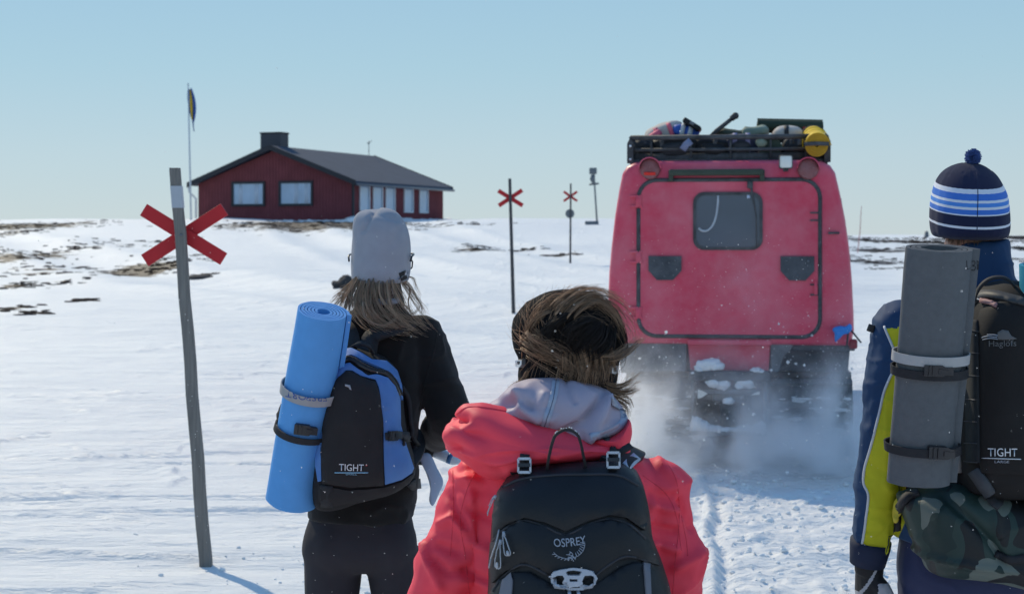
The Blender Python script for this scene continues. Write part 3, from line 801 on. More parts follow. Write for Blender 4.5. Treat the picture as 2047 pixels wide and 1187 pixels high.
# round badge
bd = mk('round_sticker', MB().prism([V(1242+11.5*math.cos(a), 516+11.5*math.sin(a), .055) for a in np.linspace(0, 2*np.pi, 24, endpoint=False)], (0, -.012, 0)), mat('sticker_blue', (.22, .42, .62), .5), veh, smooth=False)
mk('sticker_motif', MB().prism([V(x, y, .0425) for x, y in ((1234, 521), (1238, 514), (1241, 517), (1245, 510), (1249, 519), (1247, 524), (1238, 525))], (0, -.003, 0)), mat('sticker_green', (.10, .17, .09), .6), bd, smooth=False)
mk('sticker_band', MB().prism([V(x, y, .0425) for x, y in ((1237, 507), (1247, 507), (1244, 510), (1239, 510))], (0, -.003, 0)), mat('sticker_white', (.7, .72, .75), .6), bd, smooth=False)
mk('bump_strip', MB().box(V(1702, 686, .06), (.03, .05, .035), bev=.012), mat('worn_red', (.3, .04, .05), .6), veh)
# ---- underside
mk('lower_body', MB().prism(Vp([(1374, 688), (1540, 688), (1536, 742), (1380, 742)], .05), (0, 2.3, 0)), vred, veh, smooth=False, bevel=.01)
mk('sill', MB().box(V(1458, 684, .02), (.32, .04, .022), bev=.01), vred, veh)
mk('mud_flap', MB().prism(Vp([(1236, 686), (1373, 686), (1371, 744), (1240, 748)], .03), (0, .03, 0)), flapm, veh, smooth=False, bevel=.008)
mk('mud_flap', MB().prism(Vp([(1540, 686), (1586, 686), (1578, 700), (1566, 712), (1556, 742), (1540, 748)], .03), (0, .03, 0)), flapm, veh, smooth=False, bevel=.008)
for x0, x1 in ((1228, 1392), (1536, 1706)):
    mk('fender', MB().prism(Vp([(x0, 686), (x1, 686), (x1, 700), (x0, 700)], .06), (0, 2.5, 0)), plast, veh, smooth=False, bevel=.01)
# tracks: belt, cross bars, wheels
def track(x0, x1):
    xl, xr = V(x0, 0)[0], V(x1, 0)[0]; xc, hw = (xl+xr)/2, (xr-xl)/2
    zt, R = zv+.66, .30
    y0, y1 = YV+.32, YV+2.35
    prof = []
    def add(y, z): prof.append((y, z))
    for a in np.linspace(90, 200, 9): add(y0+.25*math.cos(math.radians(a))-.0, zv+.41+.25*math.sin(math.radians(a)))
    for a in np.linspace(215, 270, 4): add(y0+.28+.26*math.cos(math.radians(a)), zv+.28+.26*math.sin(math.radians(a)))
    for y in np.linspace(y0+.55, y1-.4, 8): add(y, zv+.02)
    for a in np.linspace(270, 325, 4): add(y1-.28+.26*math.cos(math.radians(a)), zv+.28+.26*math.sin(math.radians(a)))
    for a in np.linspace(-20, 90, 9): add(y1+.25*math.cos(math.radians(a)), zv+.41+.25*math.sin(math.radians(a)))
    for y in np.linspace(y1-.2, y0+.2, 9): add(y, zv+.655)
    P = np.array(prof); c = P.mean(0)
    nrm = P-np.roll(P, 1, 0); 
    inner = c+(P-c)*np.array([.965, .90])
    rings = [[(xc+sx*hw, *q) for q in PP] for sx, PP in ((-1, inner), (-1, P), (1, P), (1, inner))]
    g = MB(); n = len(P)
    for r in rings: g.v += [tuple(q) for q in r]
    for k in range(4):
        for i in range(n):
            a = k*n+i; b = k*n+(i+1) % n; kk = (k+1) % 4
            g.f.append((a, b, kk*n+(i+1) % n, kk*n+i))
    tr = mk('track', g, rub, veh, sharp=40)
    Q = resample(P, .02, True); L = len(Q)
    nb = 46; base = None
    for k in range(nb):
        i = int(k*L/nb); p, q = Q[i], Q[(i+3) % L]; tg = (q-p)/np.linalg.norm(q-p); nn = np.array([-tg[1], tg[0]])
        if np.dot(nn, p-c) < 0: nn = -nn
        ang = math.atan2(tg[1], tg[0])
        if base is None:
            mb = MB().box((0, 0, 0), (hw*1.0, .022, .02), bev=.006).box((-hw*.5, 0, .016), (.035, .03, .012)).box((hw*.5, 0, .016), (.035, .03, .012))
            bm_ = mb.mesh('track_bar'); fix(bm_); bm_.materials.append(steel); base = bm_
        o = bpy.data.objects.new('track_bar', base); COL.objects.link(o); o.parent = tr
        w_ = np.array([xc, p[0]+nn[0]*.018, p[1]+nn[1]*.018]); o.location = Vector(w_-ORG[veh.name])
        up = Vector((0, nn[0], nn[1])); o.rotation_mode = 'QUATERNION'; o.rotation_quaternion = up.to_track_quat('Z', 'Y') if abs(up.z) > .99 else Matrix(((1, 0, 0), (0, tg[0], nn[0]), (0, tg[1], nn[1]))).to_quaternion()
    for y in np.linspace(y0+.02, y1-.02, 5):
        mk('road_wheel', MB().loft([[(xc+dx, y+r*math.cos(a), zv+.30+(.08 if y in (y0+.02, y1-.02) else 0)+r*math.sin(a)) for a in np.linspace(0, 2*np.pi, 20, endpoint=False)] for dx, r in ((-.12, .2), (-.11, .22), (.11, .22), (.12, .2))]), plast, veh, sharp=40)
track(1246, 1392); track(1540, 1702)
for sx, x in ((-1, 1318), (1, 1622)):
    mk('fender_front', MB().prism(Vp([(x-72, 745), (x+72, 745), (x+76, 700), (x-76, 700)], .20), (0, .04, 0)), plast, veh, smooth=False, bevel=.01)
# tow frame, bumper, step
mk('bumper', MB().box(V(1458, 750, -.03), (.31, .06, .038), bev=.014), steel, veh)
tf = MB().box(V(1458, 800, .10), (.07, .10, .20), bev=.02).box(V(1458, 790, .03), (.13, .07, .05), bev=.02)
mk('tow_hitch', tf, steel, veh)
mk('chassis', MB().box(V(1458, 800, .32), (.30, .03, .24), bev=.02), steel, veh)
ax = MB().box(V(1458, 795, .5), (.6, .1, .12), bev=.03); mk('axle', ax, steel, veh)
st = MB()
for x in (1386, 1529): st.box(V(x, 808, -.06), (.014, .02, .22), bev=.005)
st.box(V(1457, 861, -.10), (.29, .10, .016), bev=.005).box(V(1457, 782, -.05), (.28, .016, .018), bev=.005)
step = mk('rear_step', st, steel, veh)
sn = MB()
rng = np.random.default_rng(8)
for x in np.linspace(1390, 1524, 26):
    h = .016+.05*max(0, math.sin((x-1380)/150*math.pi*2+1.2))**2+.01*rng.random()
    if 1440 < x < 1472: h = .008
    sn.ball(V(x, 858-h*80, -.13), (.028, .07, h+.02), 10, 6, nz=.4, seed=int(x))
mk('snow_crust', sn, drift, step, kind='stuff')
sn = MB()
for x, y, r in ((1408, 730, .055), (1422, 728, .062), (1434, 732, .042), (1398, 738, .03), (1510, 738, .03), (1520, 741, .022), (1385, 744, .02), (1426, 764, .045), (1445, 768, .05), (1490, 764, .05), (1478, 770, .03), (1456, 800, .035)):
    sn.ball(V(x, y, -.05), (r*1.3, .05, r*.8), 12, 8, nz=.4, seed=int(x))
mk('snow_clump', sn, drift, veh, kind='stuff')
# added pale plates beside the hitch, standing in for sunlit snow in gaps
wpl = mat('sunlit_gap_plate', (.80, .78, .72), .4)
mk('sunlit_gap_plate', MB().prism(Vp([(1396, 777), (1396, 795), (1404, 793), (1415, 785), (1404, 779)], -.09), (0, .012, 0)), wpl, veh, smooth=False)
mk('sunlit_gap_plate', MB().prism(Vp([(1500, 787), (1518, 786), (1518, 780), (1512, 781)], -.09), (0, .012, 0)), wpl, veh, smooth=False)
# snow caught between the track bars
for x0, x1, sd in ((1246, 1392, 1), (1540, 1702, 2)):
    sn = MB(); rg_ = np.random.default_rng(sd)
    for y in (795, 818, 836, 858, 878):
        for _ in range(9):
            xx = rg_.uniform(x0+6, x1-6); r = rg_.uniform(.008, .02); sn.ball(V(xx, y+rg_.normal()*3, .06+.0*y), (r*rg_.uniform(1.5, 3.5), .03, r*.6), 8, 5, nz=.45, seed=int(xx))
    mk('track_snow', sn, drift, veh, kind='stuff')
# blue rag on a bent marker stick
stk = MB().tube(Vp([(1688, 690), (1692, 650)], -.05), .008, 8).tube(Vp([(1692, 652), (1716, 682)], -.05), .007, 8)
mk('marker_stick', stk, rub, veh)
rg = pillow([(1664, 655), (1676, 650), (1688, 651), (1697, 645), (1701, 654), (1694, 664), (1684, 668), (1676, 676), (1668, 682), (1666, 668)], YV-.06, .03, .02)
ragme = rg.mesh('rag'); push(ragme, folds(coords(ragme), .014, (14, 14, 14), 4))
mk('blue_rag', ragme, mat('blue_cloth', (.05, .23, .62), .8), origin=V(1692, 650, -.06), label='crumpled bright blue rag tied to the stick at the vehicle corner', cat='rag')
# front car of the vehicle, mostly hidden behind the rear one
def fr(s, dy, dz=0):
    q = cen+(out-cen)*s; return np.array(Vp(q, dy))+np.array([0, 0, dz])
mk('front_car', MB().loft([fr(.93, 3.4), fr(.97, 3.45), fr(.985, 3.6), fr(.985, 5.2), fr(.9, 5.6, -.1), fr(.72, 6.3, -.3)]), vred, veh, sharp=50)
mk('link_joint', MB().tube([V(1458, 760, 2.6), V(1458, 760, 3.6)], .12, 12), steel, veh)
for x0, x1 in ((1246, 1392), (1540, 1702)):
    xl, xr = V(x0, 0)[0], V(x1, 0)[0]
    mk('front_track', MB().box(((xl+xr)/2, YV+4.8, zv+.34), ((xr-xl)/2, 1.2, .32), bev=.15), rub, veh)

# ---- roof rack
rk = thing('roof_rack', 'black steel luggage rack with pointed corner posts on the vehicle roof', 'roof rack', V(1458, 322, 1.2))
zt = V(0, 322)[2]
for x in (1258, 1653):
    for dy in (.12, 2.35):
        x0 = x; poly = [V(x0-7, 324, dy), V(x0-7, 284, dy), V(x0-1, 272, dy), V(x0+6, 282, dy), V(x0+6, 324, dy)]
        po = mk('post', MB().prism(poly, (0, .05, 0)), rub, rk, smooth=False, bevel=.004)
        for yy in (289, 316) if x < 1300 else (286,):
            mk('bolt_head', MB().ball(V(x0, yy, dy-.004), (.010, .006, .010), 8, 5), mat('bolt_white', (.7, .72, .75), .4), po)
for yy in (272, 297, 320):
    for dy in (.145, 2.36): mk('rail', MB().tube([V(1258, yy, dy), V(1652, yy, dy)], .020 if yy == 272 else .014, 8), rub, rk)
    for x in (1258, 1652): mk('rail', MB().tube([V(x, yy, .15), V(x, yy, 2.36)], .014, 8), rub, rk)
mk('floor_tray', MB().box(V(1455, 324, 1.25), (.76, 1.12, .012)), rub, rk)
mk('toe_board', MB().box(V(1455, 313, .165), (.745, .008, .036)), rub, rk)
for x in (1300, 1380, 1460, 1540, 1610):
    mk('upright', MB().tube([V(x, 272, .15), V(x, 323, .15)], .009, 6), rub, rk)

def VL(px, py, dy=0): return W(px, py, YV+dy)-np.array([dy*.14, 0, 0])   # allows for the vehicle's turn
# ---- load, every piece a thing of its own
def rotm(ax, deg): return np.array(Matrix.Rotation(math.radians(deg), 3, ax))
def bag(name, label, cat, c, r, m, R=None, e=.6, nz=.05, wr=.02, seed=0, straps=(), sm=None, pocket=None, fr_=(6, 6, 6)):
    g = MB().ball((0, 0, 0), r, 28, 18, e, None, nz, seed); me = g.mesh(name); push(me, folds(coords(me), wr, fr_, seed))
    t = thing(name, label, cat, c)
    RR = np.eye(3) if R is None else R
    me.transform(Matrix(RR.tolist()).to_4x4()); me.transform(Matrix.Translation(Vector(c)))
    mk('fabric_body', me, m, t)
    for sx in straps:
        a = np.linspace(0, 2*np.pi, 33); sp = lambda x: np.sign(x)*np.abs(x)**e
        k = (1-abs(sx)**(2/e))**(e/2) if abs(sx) < 1 else .3
        P = np.stack([np.full(33, sx*r[0]), sp(np.cos(a))*r[1]*k*1.03, sp(np.sin(a))*r[2]*k*1.03], 1)
        N = np.stack([np.zeros(33), np.cos(a), np.sin(a)], 1)
        mk('strap', MB().ribbon(P@RR.T+c, N@RR.T, .035, .008), sm or rub, t)
    if pocket is not None:
        mk('pocket', _pk(r, e, seed, RR, c), pocket, t)
    return t
def _pk(r, e, seed, RR, c):
    me = MB().ball((0, -r[1]*.75, -r[2]*.1), np.array(r)*np.array([.62, .42, .55]), 18, 10, e, None, .04, seed+3).mesh('p')
    me.transform(Matrix(RR.tolist()).to_4x4()); me.transform(Matrix.Translation(Vector(c))); return me
blackf = mat('black_nylon', (.010, .0105, .013), .6, .2, 9, .3, 120)
navyf = mat('navy_nylon', (.03, .035, .07), .6, .2, 9, .3, 120)
greyf = mat('grey_nylon', (.028, .03, .036), .7, .2, 9, .3, 120)
olive = mat('olive_nylon', (.05, .065, .048), .7, .2, 9, .3, 120)
sage = mat('sage_nylon', (.20, .25, .2), .7, .15, 9, .3, 120)
beige = mat('beige_nylon', (.50, .45, .41), .75, .1, 9, .3, 90)
pinkf = mat('pink_nylon', (.75, .14, .20), .7, .1, 9, .3, 90)
bluef = mat('blue_nylon', (.03, .10, .42), .6, .1, 9, .3, 90)
whitef = mat('white_nylon', (.6, .62, .66), .7, .06, 9, .3, 90)
bag('duffel_bag', 'black duffel bag with a pale blue strap, lying on the rack left half', 'bag', VL(1352, 298, .34), (.20, .17, .105), blackf, rotm('Y', -4), seed=1, straps=(-.5, .55), pocket=greyf)
bag('duffel_bag', 'black lumpy bag in the middle of the roof rack under the black pole', 'bag', VL(1425, 300, .36), (.18, .18, .10), blackf, rotm('Y', 5), seed=2, straps=(.1,), pocket=blackf)
bag('rucksack', 'navy and purple rucksack wedged right of the middle of the rack', 'bag', VL(1482, 296, .34), (.125, .16, .11), navyf, None, seed=3, straps=(-.4, .4), pocket=greyf, sm=mat('lilac_web', (.2, .2, .36), .7))
bag('rucksack', 'small dark rucksack at the far left end of the roof rack', 'bag', VL(1291, 300, .36), (.10, .16, .10), greyf, rotm('Y', -25), seed=4, straps=(.2,), pocket=blackf)
bag('duffel_bag', 'cream and pink duffel bag piled high at the left of the load', 'bag', VL(1330, 270, .62), (.17, .15, .085), beige, rotm('Y', -20), seed=5, straps=(-.3, .35), sm=pinkf)
bag('stuff_sack', 'pink stuff sack poking out between the left rack post and the cream bag', 'bag', VL(1303, 277, .5), (.095, .10, .035), pinkf, rotm('Y', -38), seed=6)
bag('stuff_sack', 'blue and white sack on top of the load under the tilted black case', 'bag', VL(1371, 263, .55), (.105, .13, .055), bluef, rotm('Y', 12), seed=7, straps=(-.2, .4), sm=whitef)
bag('tarpaulin', 'folded olive tarpaulin low in the middle of the load', 'tarpaulin', VL(1462, 270, .7), (.13, .2, .035), olive, rotm('Y', 6), seed=8, wr=.03)
bag('stuff_sack', 'pale sage green sack left of the dark green roll', 'bag', VL(1508, 266, .6), (.10, .13, .045), sage, rotm('Y', -8), seed=9)
bag('stuff_sack', 'beige rounded sack bulging between the green roll and the yellow mat', 'bag', VL(1573, 270, .42), (.115, .13, .065), beige, None, seed=10, e=.8, straps=(-.1,), sm=greyf)
bag('rucksack', 'grey black rucksack behind the rail right of the green roll end', 'bag', VL(1586, 301, .36), (.10, .15, .10), greyf, rotm('Y', 8), seed=11, straps=(-.3, .3), pocket=blackf)
bag('stuff_sack', 'dark red sack under the middle of the rack load', 'bag', VL(1487, 314, .3), (.11, .1, .03), mat('dark_red_nylon', (.25, .03, .035), .7), rotm('Y', 14), seed=12)
bag('rucksack', 'dark grey rucksack beneath the yellow mat at the right end', 'bag', VL(1627, 314, .45), (.10, .14, .05), greyf, rotm('Y', 3), seed=14, straps=(-.2,))
# tilted black cases
def case(label, c, h, R):
    t = thing('flat_case', label, 'case', c); mk('shell', MB().box(c, h, R, bev=.012), blackf, t, sharp=30)
    mk('clasp', MB().box(np.array(c)+R@np.array([0, -h[1]-.004, h[2]*.3]), (h[0]*.25, .006, .012), R, bev=.003), dmetal, t)
case('flat black case tilted up on top of the blue sack', VL(1384, 250, .5), (.078, .13, .022), rotm('Y', 32))
case('black wedge shaped case lying on top of the cream bag', VL(1340, 252, .68), (.052, .11, .022), rotm('Y', -14))
# hanging strap loop
mk('hanging_strap', MB().ribbon(catmull(Vp([(1378, 318), (1384, 330), (1398, 337), (1415, 336), (1422, 318)], .07), 24), (0, -1, 0), .055, .012), rub, origin=V(1400, 330, .07), label='wide black strap loop hanging down from the rack over the rear edge', cat='strap')
# pole with a ball end
pl = thing('pole', 'thin black pole with a ball end sticking up out of the load', 'pole', VL(1425, 270, .5))
mk('shaft', MB().tube([VL(1418, 275, .5), VL(1432, 262, .5), VL(1470, 232, .5)], [.014, .018, .016], 10), rub, pl)
mk('ball_end', MB().ball(VL(1470, 232, .5), .028, 16, 10), rub, pl)
mk('collar', MB().tube([VL(1462, 238, .5), VL(1467, 234, .5)], .024, 12), rub, pl)
# ---- rolled mats
def roll(c0, c1, R, th, turns, flat=1.0, start=0, up=(0, -1, 0), n=44, m=8, flare=0, gap=1.18):
    """sheet rolled into a spiral: c0 bottom, c1 top"""
    c0, c1 = np.array(c0, float), np.array(c1, float); a = (c1-c0)/np.linalg.norm(c1-c0)
    u = np.cross(np.array(up, float), a); u /= np.linalg.norm(u); v = np.cross(a, u)
    k = int(n*turns); th_ = np.linspace(0, 2*np.pi*turns, k); r = R-th*gap*th_/(2*np.pi)
    lip = .8*th*np.exp(-th_/.12)
    P = []
    def pt(rr, ang): return u*(rr*math.cos(ang+start))+v*(rr*flat*math.sin(ang+start))
    o = np.array([pt(rr+l, q) for rr, q, l in zip(r, th_, lip)]); i = np.array([pt(max(rr-th, .002), q) for rr, q in zip(r, th_)])
    g = MB(); base = 0
    for j in range(m+1):
        s = j/m; c = c0+(c1-c0)*s; f = 1+flare*(.5-s)
        g.v += [tuple(c+q*f) for q in o]+[tuple(c+q*f) for q in i]
    T = 2*k
    for j in range(m):
        for q in range(k-1):
            A = j*T+q; g.f.append((A, A+1, A+1+T, A+T)); B_ = j*T+k+q; g.f.append((B_+1, B_, B_+T, B_+1+T))
        g.f.append((j*T, j*T+T, j*T+T+k, j*T+k)); e_ = j*T+k-1; g.f.append((e_, e_+k, e_+k+T, e_+T))
    for q in range(k-1):
        g.f.append((q, k+q, k+q+1, q+1)); A = m*T+q; g.f.append((A, A+1, A+1+k, A+k))
    return g, u, v, a
def band(c, a, u, v, Ru, Rv, wd, th, n=48):
    q = np.linspace(0, 2*np.pi, n+1)
    P = np.array([c+u*math.cos(t)*Ru+v*math.sin(t)*Rv for t in q]); N = np.array([u*math.cos(t)+v*math.sin(t) for t in q])
    g = MB(); rings = []
    for p, nn in zip(P[:-1], N[:-1]): rings.append([p-a*wd/2, p-a*wd/2+nn*th, p+a*wd/2+nn*th, p+a*wd/2])
    k = len(rings); g.v = [tuple(x) for r in rings for x in r]
    for i in range(k):
        for j in range(4):
            A = i*4+j; B_ = i*4+(j+1) % 4; C = ((i+1) % k)*4+(j+1) % 4; D = ((i+1) % k)*4+j; g.f.append((A, B_, C, D))
    return g
yel = mat('yellow_foam', (.85, .58, .05), .8, .08, 20, .2, 90); org = mat('amber_foam', (.50, .27, .02), .8, .1, 20, .2, 90)
ym = thing('rolled_mat', 'yellow rolled foam mat with amber end at the right of the load', 'sleeping mat', V(1630, 288, .1))
g, u, v, a = roll(VL(1622, 276, .75), VL(1631, 291, .06), .098, .015, 4.4, up=(0, 0, 1)); mk('foam_roll', g, yel, ym, sharp=40)
g, u, v, a = roll(V(1631, 291, .063), V(1631.3, 291.4, .048), .100, .015, 4.6, up=(0, 0, 1)); mk('amber_end', g, org, ym, sharp=40)
for s in (.2, .5, .75): 
    c = VL(1622, 276, .75)*(1-s)+VL(1631, 291, .06)*s; mk('strap', band(c, a, u, v, .102, .102, .028, .006), rub if s == .2 else yel, ym)
mk('end_strap', MB().ribbon(Vp([(1606, 289), (1630, 288), (1655, 289)], .035), (0, -1, 0), .03, .008), rub, ym)
gm_ = thing('rolled_mat', 'dark green roll with two red straps lying across the load', 'sleeping mat', VL(1576, 256, .8))
g, u, v, a = roll(VL(1513, 254, .72), VL(1641, 258, .78), .058, .012, 4, up=(0, -1, 0)); mk('foam_roll', g, mat('dark_green_foam', (.028, .045, .03), .8, .2, 12, .2, 90), gm_, sharp=40)
for x in (1549, 1610): mk('strap', band(V(x, 255+(x-1513)*.03, .74), a, u, v, .060, .060, .024, .006), mat('red_web', (.36, .03, .03), .7), gm_)
om = thing('rolled_mat', 'olive green mat roll seen end on behind the rail, right half', 'sleeping mat', V(1538, 298, .15))
g, u, v, a = roll(V(1538, 296, .9), V(1540, 296, .17), .092, .013, 5, up=(0, 0, 1)); mk('foam_roll', g, mat('olive_foam', (.05, .075, .062), .85, .15, 12, .2, 90), om, sharp=40)
mk('cover_flap', MB().ball(V(1521, 283, .16), (.045, .03, .04), 12, 8, nz=.2), sage, om)
# pale blue strap on the big black duffel
mk('loose_strap', MB().ribbon(Vp([(1364, 298), (1372, 287), (1381, 280)], .07), (0, -1, 0), .055, .006), mat('pale_blue_web', (.20, .23, .36), .6), origin=V(1372, 288, .07), label='loose pale blue webbing strap across the big black duffel on the rack', cat='strap')

# the vehicle heads slightly to the right: turn it and all that rides on it about its own rear
YAW = math.radians(-8.0); PIV = Vector((1.665, YV, 0)); RZ = Matrix.Rotation(YAW, 4, 'Z')
for o in SC.objects:
    if o not in BEFORE_VEHICLE and o.parent is None:
        o.location = PIV+RZ @ (o.location-PIV); o.rotation_euler.z = YAW
# ================================================================== PEOPLE
def X_(px, Y): return (px-CX)/F*Y
def Z_(py, Y): return CZ-(py-HY)/F*Y
def hair_mat(name, c, c2=None):
    m = mat(name, c, .42, .25, 60, spec=.4); n = m.node_tree; L = n.links.new; b = n.nodes['Principled BSDF']
    if c2:
        a = n.nodes.new('ShaderNodeAttribute'); a.attribute_name = 'shade'; mx = n.nodes.new('ShaderNodeMix'); mx.data_type = 'RGBA'
        mx.inputs[6].default_value = (*c, 1); mx.inputs[7].default_value = (*c2, 1); L(a.outputs['Fac'], mx.inputs[0]); L(mx.outputs[2], b.inputs['Base Color'])
    tr = n.nodes.new('ShaderNodeBsdfTranslucent'); L(b.inputs['Base Color'].links[0].from_socket, tr.inputs[0])
    ms = n.nodes.new('ShaderNodeMixShader'); ms.inputs[0].default_value = .45; L(b.outputs[0], ms.inputs[1]); L(tr.outputs[0], ms.inputs[2])
    L(ms.outputs[0], n.nodes['Material Output'].inputs[0]); return m
def strands(guides, cnt, spread, r0, rng, k=9, root=.3, wav=.004, mb=None, order=None, lenj=.3, clump=1):
    mb = mb or MB(); mb.sh = getattr(mb, 'sh', []); G = [catmull(np.array(g, float), k) for g in guides]
    for q_ in range(cnt):
        if q_ % clump == 0: i = rng.integers(len(G)-1) if len(G) > 1 else 0; t = rng.random(); bo = rng.normal(size=3)*spread; bd = rng.normal(size=3)*spread*.8; bs = rng.random(); ph = rng.uniform(0, 6, 3); fq = rng.uniform(3, 8, 3)
        p = G[i]*(1-t)+G[min(i+1, len(G)-1)]*t if order else G[rng.integers(len(G))].copy()
        s = np.linspace(0, 1, k)[:, None]
        cut = 1-lenj*rng.random(); p = p[0]+(catmull(p, 40)[np.clip((np.linspace(0, cut, k)*39).astype(int), 0, 39)]-p[0])
        if clump > 1: off = bo+rng.normal(size=3)*spread*.25; dv = bd+rng.normal(size=3)*spread*.35
        else: off = bo; dv = bd
        p = p+off*(root+(1-root)*s)+dv*s**2
        p = p+wav*np.stack([np.sin(s[:, 0]*fq[c_]+ph[c_]) for c_ in range(3)], 1)*s
        n0 = len(mb.v)
        mb.tube(p, r0*rng.uniform(.6, 1.3)*(1-.75*np.linspace(0, 1, k)), 3)
        mb.sh += list(np.clip((bs*.6+.4*rng.random())*np.ones(len(mb.v)-n0), 0, 1))
    return mb
def hand(mb, w, d, pn, side, s=1.0, curl=.55, fat=0.0):
    """palm, four unequal bent fingers and a thumb; w wrist, d along the hand, pn where the palm faces, side +1/-1 thumb side"""
    w = np.array(w, float); d = np.array(d, float)/np.linalg.norm(d); pn = np.array(pn, float); pn -= d*np.dot(d, pn); pn /= np.linalg.norm(pn)
    l = np.cross(d, pn)*side
    a = np.linspace(0, 2*np.pi, 14, endpoint=False); rings = []
    for t, hw, ht in ((-.03, .027, .022), (0, .029, .02), (.03, .037, .019), (.06, .043, .018), (.088, .042, .015), (.098, .036, .009)):
        rings.append(w+d*t*s+np.cos(a)[:, None]*l*(hw+fat)*s+np.sin(a)[:, None]*pn*(ht+fat)*s)
    mb.loft(rings)
    for off, ln in ((.031, .072), (.0105, .082), (-.0105, .077), (-.031, .060)):
        p = w+d*.085*s+l*off*s; path = [p-d*.02*s, p]; ang = .12
        for q, f in enumerate((.44, .31, .25)):
            ang += curl*(.55, .75, .5)[q]; path.append(path[-1]+(d*math.cos(ang)+pn*math.sin(ang))*ln*f*s)
        mb.tube(path, (np.array([.0095, .0096, .009, .0083, .0066])+fat)*s, 9)
    b = w+d*.022*s+l*.026*s
    mb.tube([b-l*.012*s, b+l*.018*s+d*.018*s+pn*.008*s, b+l*.033*s+d*.045*s+pn*.016*s, b+l*.034*s+d*.070*s+pn*.026*s], (np.array([.015, .0135, .0112, .008])+fat)*s, 9)
skinm = mat('skin', (.46, .25, .185), .5, .08, 20, .15, 220, spec=.4)
skinm.node_tree.nodes['Principled BSDF'].inputs['Subsurface Weight'].default_value = .08
skinm.node_tree.nodes['Principled BSDF'].inputs['Subsurface Radius'].default_value = (.01, .004, .002)
eyem = mat('eye', (.7, .68, .65), .15, .02)
def body(t, J, s):
    """one continuous figure under the clothes"""
    mb = MB(); hc = np.array(J['head']); a = np.linspace(0, 2*np.pi, 20, endpoint=False)
    # head: skull, jaw, face
    mb.ball(hc+np.array([0, -.008, .02])*s, np.array([.073, .092, .098])*s, 20, 14)
    mb.ball(hc+np.array([0, .028, -.062])*s, np.array([.055, .062, .058])*s, 16, 10)
    mb.tube([hc+np.array([0, .088, .022])*s, hc+np.array([0, .108, -.012])*s, hc+np.array([0, .104, -.026])*s], np.array([.009, .013, .015])*s, 8)
    for q in (-1, 1):
        mb.ball(hc+np.array([q*.075, -.005, -.012])*s, np.array([.009, .02, .031])*s, 10, 8)
        mb.tube([hc+np.array([q*.012, .088, .034])*s, hc+np.array([q*.034, .085, .038])*s, hc+np.array([q*.052, .068, .03])*s], .009*s, 6)
        mb.ball(hc+np.array([q*.036, .066, -.018])*s, np.array([.022, .02, .018])*s, 10, 6)
    mb.tube([hc+np.array([x*.024, .088-.008*x*x, -.056])*s for x in (-1, -.4, 0, .4, 1)], np.array([.005, .008, .0085, .008, .005])*s, 7)
    mb.tube([hc+np.array([x*.02, .086-.008*x*x, -.066])*s for x in (-1, 0, 1)], np.array([.006, .010, .006])*s, 7)
    nb = np.array(J['neck'])
    mb.tube([hc+np.array([0, -.012, -.03])*s, (hc+nb)/2+np.array([0, -.01, -.03]), nb-np.array([0, 0, .05])], np.array([.054, .052, .066])*s*J.get('nr', 1), 14)
    sl, sr = np.array(J['sl']), np.array(J['sr']); hp = np.array(J['hip']); sw = abs(sr[0]-sl[0])/2; cx = (sl[0]+sr[0])/2; cy = nb[1]; zs = (sl[2]+sr[2])/2
    rows = [(cx, cy, zs+.05*s, .07*s, .06*s), (cx, cy, zs+.02*s, sw*.8, .08*s), (cx, cy, zs-.04*s, sw*.95, .10*s), (cx, cy, zs-.16*s, sw*.88, .115*s), ((cx+hp[0])/2, cy, (zs+hp[2])/2, sw*.74, .10*s), (hp[0], hp[1], hp[2]+.08*s, sw*.86, .11*s), (hp[0], hp[1], hp[2]-.01*s, sw*.78, .10*s), (hp[0], hp[1], hp[2]-.05*s, sw*.45, .07*s)]
    mb.loft(hrings(interp_rows(rows, 22), 24, 2.3))
    for q, (S_, E, W_) in enumerate(((sl, J['el'], J['wl']), (sr, J['er'], J['wr']))):
        E, W_ = np.array(E), np.array(W_)
        p = catmull([S_, (S_+E)/2, E, (E+W_)/2, W_], 14); mb.tube(p, np.interp(np.linspace(0, 1, 14), [0, .25, .5, .65, 1], np.array([.052, .047, .037, .038, .026])*s), 12)
        d = (W_-E)/np.linalg.norm(W_-E); d = d+np.array(J.get('hd', (0, .15, -.1))); 
        hand(mb, W_+d*.005, d, J.get('pn', ((1, 0, 0), (-1, 0, 0)))[q], 1 if q == 0 else -1, s*.78, J.get('curl', .6))
    for q, (kn, an) in enumerate(((J['kl'], J['al']), (J['kr'], J['ar']))):
        kn, an = np.array(kn), np.array(an); h0 = np.array(J['tl' if q == 0 else 'tr'])+np.array([0, 0, -.02])
        p = catmull([h0, (h0+kn)/2, kn, (kn+an)/2, an], 16); mb.tube(p, np.interp(np.linspace(0, 1, 16), [0, .25, .5, .66, 1], np.array([.070, .062, .046, .05, .034])*s), 14)
        mb.tube([an+np.array([0, -.05, -.035])*s, an+np.array([0, .06, -.04])*s, an+np.array([0, .16, -.055])*s], np.array([.034, .036, .026])*s, 10)
    me = fuse(mb, .0085, 3)
    b = mk('body', me, skinm, t)
    for q in (-1, 1): mk('eye', MB().ball(hc+np.array([q*.033, .074, .014])*s, .0125*s, 12, 8), eyem, b)
    return b
